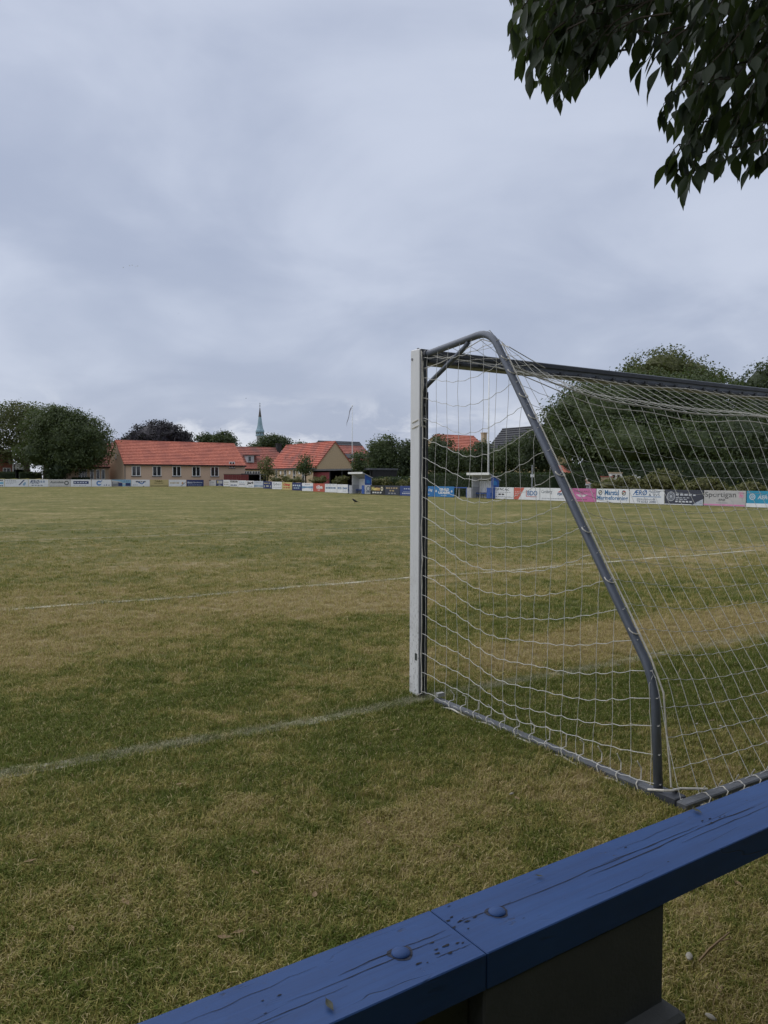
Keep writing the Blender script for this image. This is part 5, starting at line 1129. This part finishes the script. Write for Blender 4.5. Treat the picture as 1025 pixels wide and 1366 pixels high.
pr_ = plank(.0014, 4.4); plk = plank(-3.6, -.0014)
# open shakes and splits along the grain, cut as dark slivers 1 mm proud
DK = mat('bare_split_wood', (.016, .017, .022), .9, .2, 40)
def split(o, x, y, L, w, seed):
    r = random.Random(seed); n = 14; up = []; dn = []
    yy = y
    for i in range(n+1):
        t = i/n; yy += r.gauss(0, .0014); ww = .75*w*math.sin(math.pi*t)**.7*r.uniform(.35, 1.1)+.0002
        up.append((x+L*t, yy+ww, RZ+.0008)); dn.append((x+L*t, yy-ww, RZ+.0008))
    g = MB(); g.add(up+dn, [(i, n+1+i, n+2+i, i+1) for i in range(n)]); g.build('split', DK, o)
for i, (x, y, L, w) in enumerate([(.10, .117, .62, .0012), (.42, .095, .50, .0022), (.50, .118, .42, .0016), (.88, .105, .30, .0026), (.78, .078, .45, .0012), (1.28, .115, .40, .0020), (1.34, .088, .42, .0024), (1.2, .060, .5, .0012), (1.7, .09, .7, .002), (.02, .123, .16, .0012), (.34, .03, .25, .0006), (.6, .155, .3, .0006)]): split(pr_, x, y, L, w, i)
for i, (x, y, L, w) in enumerate([(-.42, .098, .40, .0012), (-.30, .110, .28, .0016), (-.75, .07, .45, .0010), (-.10, .05, .095, .0014), (-.62, .15, .3, .0006)]): split(plk, x, y, L, w, 50+i)
def chip(o, x, y, r0, seed, el=3.0, m=None):
    r0 *= .62
    r = random.Random(seed); n = 11; g = MB()
    g.add([(x+math.cos(6.283*k/n)*r0*el*r.uniform(.35, 1.25), y+math.sin(6.283*k/n)*r0*r.uniform(.35, 1.25), RZ+.0012) for k in range(n)], [tuple(range(n))]); g.build('paint_chip', m or DK, o)
rc = random.Random(3)
for k in range(9): chip(plk, -.085+rc.gauss(0, .035), .055+rc.gauss(0, .012), rc.uniform(.002, .006), k)
for k in range(10): chip(pr_, .035+rc.gauss(0, .018), .135+rc.gauss(0, .02), rc.uniform(.0015, .005), 30+k)
for k in range(13): chip(pr_, rc.uniform(.1, 1.9), rc.uniform(.02, .185), rc.uniform(.001, .004), 60+k)
for k in range(6): chip(plk, rc.uniform(-.9, -.05), rc.uniform(.02, .185), rc.uniform(.001, .0035), 120+k)
for k in range(9): chip(pr_, 1.0+rc.gauss(0, .05), .115+rc.gauss(0, .012), rc.uniform(.002, .005), 200+k)
for nm, o, x, y in (('bolt', plk, -.152, .101), ('bolt', pr_, .123, .105), ('bolt', pr_, 3.2, .10)):
    g = MB(); g.lathe([(.0205, RZ+.0005), (.0200, RZ+.0028), (.0165, RZ+.006), (.010, RZ+.0082), (.003, RZ+.009)], 20, x, y); b_ = g.build('bolt', BW, o, smooth=True)
    g = MB(); r = random.Random(int(x*100)); n = 22
    g.add([(x+math.cos(6.283*k/n)*.0255*(1.02+.16*math.sin(k*.9)+r.uniform(0, .09)), y+math.sin(6.283*k/n)*.0235*(1.02+.12*math.cos(k*.7)+r.uniform(0, .09)), RZ+.0006) for k in range(n)], [tuple(range(n))]); g.build('rust_ring', mat('grimy_paint', (.030, .036, .062), .8, .4, 60), b_)
PIER = mat('dark_concrete', (.080, .084, .086), .85, .07, 5, .12, 90)
for x0 in (0.0, 3.0):
    g = MB(); g.bbox(x0-.004, x0+.603, .003, RW-.01, .0, RZ-RT-.001, .004); pc = g.build('pier', PIER, rail)
    g = MB(); g.bbox(x0-.30, x0-.006, .05, RW-.03, .0, RZ-RT-.001, .004); g.build('pier_block', PIER, rail)
    g = MB(); g.bbox(x0-.36, x0+.622, -.06, RW+.03, -.1, .195, .012); g.build('footing', PIER, rail)

# unseen tall hedge, added behind the camera to block light from the plank fronts
hu = Vector((math.cos(RTH), math.sin(RTH), 0)); hn = Vector((-math.sin(RTH), math.cos(RTH), 0))
p0_, p1_ = hu*-7-hn*1.6, hu*9-hn*1.6
hedge('clipped_hedge', 'unseen tall dark hedge added behind the camera to block light', p0_.dot(U), p0_.dot(NV), p1_.dot(U), p1_.dot(NV), 3.6, 1.5, 14000, LF_HEDGE, .14)
# ------------------------------------------------------------------ tree above the camera: drooping leafy branch top right
LEAF = leaf_mat('drooping_leaf', (.020, .033, .020), (.040, .058, .030), .20, 1.2)
TB = Vector((4.6, -1.4, 0))
ot = thing('overhanging_tree', 'leafy tree overhead whose drooping dark branches hang in at top right', 'tree', TB)
def leaf_mesh(k):
    r = random.Random(500+k); L = 1.0; n = 7; vs = []; curl = r.uniform(-.10, .16); tw = r.uniform(-.3, .3); wd = r.uniform(.18, .225)
    prof = [0, .45, .82, 1.0, .90, .62, .27, .0]
    for i in range(n+1):
        t = i/n; z = -t*L; w = wd*prof[i]; cy = curl*math.sin(t*2.6); a = tw*t
        for s in (-1, 0, 1): vs.append((s*w*math.cos(a), cy+abs(s)*w*.32+s*w*math.sin(a), z))
    fs = []
    for i in range(n):
        for s in (0, 1): fs.append((i*3+s, i*3+s+1, i*3+s+4, i*3+s+3))
    v2 = [(0, 0, .16), (.012, 0, 0), (-.012, 0, 0)]; o = len(vs); vs += v2; fs.append((o, o+1, o+2))
    me = bpy.data.meshes.new('leaf'); me.from_pydata(vs, [], fs); me.materials.append(LEAF); me.polygons.foreach_set('use_smooth', [True]*len(fs)); me.update(); return me
LM = [leaf_mesh(k) for k in range(8)]
POLY = [(672, -60), (668, 30), (672, 95), (694, 128), (716, 132), (733, 152), (757, 138), (785, 122), (806, 100), (824, 84), (838, 78), (846, 112), (866, 112), (872, 158), (886, 196), (905, 200), (890, 225), (882, 250), (905, 268), (930, 258), (950, 236), (968, 236), (985, 240), (1006, 242), (1030, 232), (1075, 235), (1180, 250), (1300, 215), (1420, 120), (1420, -60)]
def inside(x, y, P=POLY):
    c = False; n = len(P)
    for i in range(n):
        (x0, y0), (x1, y1) = P[i], P[(i+1) % n]
        if (y0 > y) != (y1 > y) and x < (x1-x0)*(y-y0)/(y1-y0)+x0: c = not c
    return c
# twigs hang from limbs that come over from the trunk; leaves sit along the last half metre of each twig
leaves = []; rt = random.Random(21); twig = MB()
def spray(base, tip, nl, free=False):
    """a twig from base to tip carrying nl leaves that hang from it"""
    base, tip = Vector(base), Vector(tip); d = tip-base; pts = []
    for i in range(5):
        t = i/4; pts.append(base+d*t+Vector((rt.gauss(0, .012), rt.gauss(0, .012), .16*d.length*math.sin(math.pi*t))))
    twig.tube(pts, [.0045, .004, .003, .0022, .0014], 4, False)
    for i in range(nl):
        t = .25+.75*(i+rt.random())/nl; k = min(3, int(t*4)); p = pts[k].lerp(pts[k+1], min(1, t*4-k)); sd_ = 1 if i % 2 else -1
        out = d.cross(Vector((0, 0, 1))).normalized()*sd_
        dr = (out*rt.uniform(.1, .8)+d.normalized()*rt.uniform(.1, .7)+Vector((rt.gauss(0, .3), rt.gauss(0, .3), -1.1))).normalized()
        leaves.append((p, dr, rt.uniform(.085, .135), rt.gauss(0, .75), free))
def ok(p):
    q = project(p)
    return q is None or not (-20 < q[0] < 1045 and -20 < q[1] < 1400) or inside(q[0], q[1])
n_ok = 0
xs_ = [p[0] for p in POLY]
def try_spray(px, py, dep, nl, ln, free=False):
    tip = at_depth(px, py, dep); an = rt.uniform(-.5, .9)
    base = tip+Vector((ln*math.cos(an)*rt.uniform(.3, 1), ln*rt.uniform(-.5, .2), ln*rt.uniform(.25, .8)))
    if not ok(base): base = tip+Vector((ln*.3, -.05, ln*.8))
    if not free and not ok(tip): return
    spray(base, tip, nl, free)
# drooping ends of the branch: three lobes
ends = [(677, 62), (690, 98), (708, 112), (737, 146), (728, 118), (756, 122), (772, 112), (796, 98), (783, 70), (808, 82), (705, 62), (742, 80), (690, 30), (846, 94), (858, 104), (872, 120), (884, 168), (893, 176), (905, 166), (897, 250), (912, 262), (887, 232), (926, 245), (940, 228), (958, 220), (968, 228), (988, 228), (1003, 234), (1018, 222), (905, 215), (922, 205), (1010, 195), (990, 200), (1035, 215), (1050, 228)]
for px, py in ends: try_spray(px, py-12, rt.uniform(3.4, 4.1), 8, rt.uniform(.22, .36), True)
for px, py in ((720, 10), (700, 30), (690, 60), (705, 80), (725, 95), (745, 105), (765, 95), (785, 60), (720, 60), (735, 75), (760, 60), (690, 15), (750, 30), (775, 40), (800, 25), (830, 30), (850, 60), (880, 70), (900, 100), (930, 90), (960, 110), (990, 130), (1020, 140), (920, 140), (950, 160), (980, 165), (1010, 100), (880, 20), (910, 40), (940, 30), (970, 60), (1000, 40), (1020, 70), (860, 30), (735, 50), (765, 75), (815, 55), (895, 135), (930, 175), (965, 190), (1030, 180)):
    for r_ in range(4): try_spray(px+rt.gauss(0, 14), py+rt.gauss(0, 12), rt.uniform(3.4, 5.2), 10, rt.uniform(.35, .6))
k = 0
while k < 130:
    px, py = rt.uniform(665, 1075), rt.uniform(-55, 240)
    if not inside(px, py) or not inside(px-10, py+45): continue
    dens = min(1.0, .35+(px-700)/330.0*.6) if py > 0 else 1
    if rt.random() > dens: continue
    try_spray(px, py, rt.uniform(3.3, 5.4), 9, rt.uniform(.35, .6)); k += 1
for k in range(75): try_spray(rt.uniform(1060, 1400), rt.uniform(-50, 170), rt.uniform(3.4, 5.2), 9, rt.uniform(.35, .6))
keep = []
for lf in leaves:
    tipp = lf[0]+lf[1]*lf[2]
    if lf[4] or (ok(lf[0]) and ok(tipp)): keep.append(lf)
keep.sort(key=lambda l: (0 if (lambda q: q and -10 < q[0] < 1035 and -10 < q[1] < 300)(project(l[0]+l[1]*l[2]*.5)) else 1, l[0].y))
def leaf_matrix(lf):
    p, d, s, r = lf[:4]; q = (-d).to_track_quat('Z', 'Y')
    return Matrix.Translation(p-TB) @ q.to_matrix().to_4x4() @ Matrix.Rotation(r, 4, 'Z') @ Matrix.Scale(s, 4)
big = keep[:299]; rest = keep[299:]
for i, lf in enumerate(big):
    o = link('leaf', LM[i % 8], ot); o.matrix_local = leaf_matrix(lf)
Vs, Fs, off = [], [], 0
LV = []
for me in LM:
    LV.append((np.array([v.co[:] for v in me.vertices]), np.array([list(p.vertices) for p in me.polygons if len(p.vertices) == 4])))
def add_leaf(M, k):
    global off
    v, f = LV[k]; M = np.array(M); Vs.append(v @ M[:3, :3].T+M[:3, 3]); Fs.append(f+off); off += len(v)
for i, lf in enumerate(rest): add_leaf(leaf_matrix(lf), i % 8)
# the rest of the crown, above and behind the camera
CC, CRD = Vector((3.6, -1.6, 7.2)), Vector((6.2, 5.4, 3.6)); n = 0
while n < 9000:
    d = Vector((rt.gauss(0, 1), rt.gauss(0, 1), rt.gauss(0, 1))).normalized()*(rt.uniform(.45, 1)**.6)
    p = CC+Vector((d.x*CRD.x, d.y*CRD.y, d.z*CRD.z)); q = project(p)
    if q and -60 < q[0] < 1090 and q[1] > -70: continue
    n += 1; dr = Vector((rt.gauss(0, .6), rt.gauss(0, .6), -1)).normalized()
    add_leaf(leaf_matrix((p, dr, rt.uniform(.22, .34), rt.uniform(0, 6.28))), n % 8)
C2, R2, n = Vector((3.0, -3.1, 3.0)), Vector((8.0, 2.2, 4.0)), 0  # unseen low leaf mass added behind the camera to shade the rail front
while n < 15000:
    d = Vector((rt.gauss(0, 1), rt.gauss(0, 1), rt.gauss(0, 1))).normalized()*(rt.uniform(.2, 1)**.5)
    p = C2+Vector((d.x*R2.x, d.y*R2.y, d.z*R2.z))
    if p.z < .3: continue
    n += 1; add_leaf(leaf_matrix((p, Vector((rt.gauss(0, .6), rt.gauss(0, .6), -1)).normalized(), rt.uniform(.24, .36), rt.uniform(0, 6.28))), n % 8)
tag(link('foliage', np_mesh('foliage', np.concatenate(Vs), np.concatenate(Fs), LEAF), ot), None, None, None, 'stuff')
twig_me = twig
tw = MB(); tw.v = [tuple(Vector(v)-TB) for v in twig.v]; tw.f = twig.f; tw.mi = twig.mi
tag(tw.build('twig', BARK, ot), None, None, None, 'stuff')
t = MB(); t.tube([(0, 0, -.2), (0, 0, .25), (-.05, .05, 2.2), (-.2, .1, 4.2), (-.5, 0, 6.2), (-.9, -.1, 9.0)], [.34, .25, .21, .19, .14, .05], 12); t.build('trunk', BARK, ot, smooth=True)
def limb(pts, r0, r1):
    t = MB(); pts = rnd_path([Vector(p)-TB for p in pts], .5, 4); n = len(pts); t.tube(pts, [r0+(r1-r0)*i/(n-1) for i in range(n)], 7); t.build('branch', BARK, ot, smooth=True)
limb([(4.5, -1.3, 3.0), (4.0, 1.0, 4.3), (3.0, 2.9, 4.55), (2.35, 4.2, 4.25), (2.05, 4.6, 3.75)], .09, .012)
limb([(3.0, 2.9, 4.55), (1.9, 3.7, 4.55), (1.35, 4.1, 4.3), (1.05, 4.3, 4.0)], .035, .006)
limb([(2.4, 3.9, 4.35), (1.9, 4.0, 4.0), (1.65, 4.05, 3.5), (1.5, 4.05, 3.2)], .014, .004)
limb([(4.2, -1.2, 4.6), (2.4, -1.4, 6.4), (.4, -1.0, 7.8)], .10, .02)
limb([(4.1, -1.2, 5.2), (6.4, .2, 7.0), (8.2, .8, 8.0)], .10, .02)
limb([(4.2, -1.3, 4.9), (3.6, .4, 6.8), (2.8, 1.6, 8.4)], .09, .02)

# ------------------------------------------------------------------ small things lying about
DRY = leaf_mat('dry_leaf', (.16, .10, .045), (.28, .19, .09), .1, 9)
lf = bpy.data.meshes.new('fallen_leaf'); src = LM[2]; vv = [(v.co.x, v.co.z+.5, v.co.y*1.3+.10+.10*math.sin(v.co.z*5)) for v in src.vertices]
lf.from_pydata(vv, [], [tuple(p.vertices) for p in src.polygons]); lf.materials.append(DRY); lf.update()
def fallen(px, py, z, s, r, label, group=None, mt=None, tilt=.15):
    p = at_z(px, py, z); z2 = z if z > .1 else gz(p.dot(U), p.dot(NV))+.016; p = at_z(px, py, z2)
    me = lf
    if mt: me = lf.copy(); me.materials.clear(); me.materials.append(mt)
    o = link('fallen_leaf', me, None, p+Vector((0, 0, .002))); o.scale = (s, s, s*.6); o.rotation_euler = (tilt, -tilt*.5, r); tag(o, label, 'leaf', group)
LG = 'dry leaves scattered on the grass'; rf_ = random.Random(77)
DKL = mat('dark_wet_leaf', (.045, .050, .030), .6, .2, 30)
fallen(440, 1343, RZ+.003, .034, .5, 'dark curled leaf lying on the blue plank left of the bolts', None, DKL, .25)
fallen(930, 1083, RZ+.003, .040, .35, 'small dark leaf on the far edge of the blue plank near goal corner', None, DKL)
fallen(720, 1170, RZ+.003, .022, 1.2, 'tiny dark leaf scrap on the blue plank right of bolt', None, DKL)
for px, py, s, w_ in ((528, 975, .06, 'pale dry leaf on the grass just left of the near post foot'), (240, 1047, .05, 'dry leaf just below the left part of the goal line'),
    (300, 1252, .06, 'dry leaf, lower one of a close pair left of the blue plank'), (318, 1245, .05, 'dry leaf, upper one of a close pair left of the blue plank'),
    (168, 1205, .06, 'dry leaf alone on thin brown grass at lower left'), (492, 1098, .045, 'small dry leaf midway between goal line and blue plank'),
    (690, 1066, .05, 'dry leaf on the grass below the middle of the near ground bar'), (95, 1240, .05, 'dry leaf near the left edge of the grass foreground'),
    (610, 1130, .045, 'small dry leaf above the blue plank under the ground bar'), (340, 1165, .05, 'dry leaf in the middle of the left foreground grass'),
    (420, 1195, .05, 'dry leaf a little above the blue plank left of the joint'), (40, 1150, .05, 'leftmost dry leaf on the foreground grass'),
    (985, 1180, .05, 'dry leaf on the grass right below the blue plank at right edge'), (960, 1320, .05, 'dry leaf on brown grass right of the concrete pier'),
    (812, 965, .05, 'dry leaf inside the goal left of the sloping tube'), (950, 962, .05, 'dry leaf inside the goal on the dark grass at right'),
    (905, 915, .05, 'dry leaf inside the goal on the green patch'), (700, 945, .045, 'dry leaf inside the goal behind the side net')):
    fallen(px, py, 0, s, rf_.uniform(0, 6.28), w_, LG)
STONE = mat('pale_stone', (.36, .335, .28), .85, .15, 30)
def pebble(px, py, s, label, group):
    p = at_z(px, py, 0); r = random.Random(int(px)); g = MB()
    n = 8; prof = [(.2, -.3), (.75, -.2), (1, .05), (.8, .35), (.3, .52)]; vs = []
    for rr_, z in prof:
        for j in range(n): an = 6.283*j/n; k = r.uniform(.8, 1.15); vs.append((rr_*k*math.cos(an)*s*1.2, rr_*k*math.sin(an)*s*.6, z*s*.7))
    fs = [(i*n+j, i*n+(j+1) % n, (i+1)*n+(j+1) % n, (i+1)*n+j) for i in range(len(prof)-1) for j in range(n)]+[tuple(range(n-1, -1, -1)), tuple((len(prof)-1)*n+j for j in range(n))]
    g.add(vs, fs); o = g.build('pebble', STONE, None, (p.x, p.y, .012), r.uniform(0, 6), True); tag(o, label, 'stone', group)
pebble(920, 1281, .020, 'pale pebble on the brown grass right of the pier', None)
pebble(948, 1362, .016, 'small pale pebble at the bottom edge right of the pier', None)
for px, py, w_ in ((842, 968, 'tiny pale pebble inside the goal left of the bent tube'), (930, 968, 'tiny pale pebble inside the goal, left of a close pair'), (962, 971, 'tiny pale pebble inside the goal, right of a close pair'), (1015, 908, 'tiny pale pebble on the green patch at right edge'), (683, 1062, 'tiny pale pebble on the grass below the ground bar')): pebble(px, py, .012, w_, 'pale pebbles in the grass')
p = at_z(957, 1264, .012)
g = MB(); g.tube([(-.11, -.02, .0), (-.05, -.008, .012), (.02, .008, .012), (.10, .03, .006)], [.004, .0045, .004, .002], 5); g.tube([(.02, .008, .012), (.06, -.01, .02)], [.002, .001], 4)
tag(g.build('dry_twig', DRY, None, p, .5), 'dry bent twig on the grass right of the pier', 'twig')
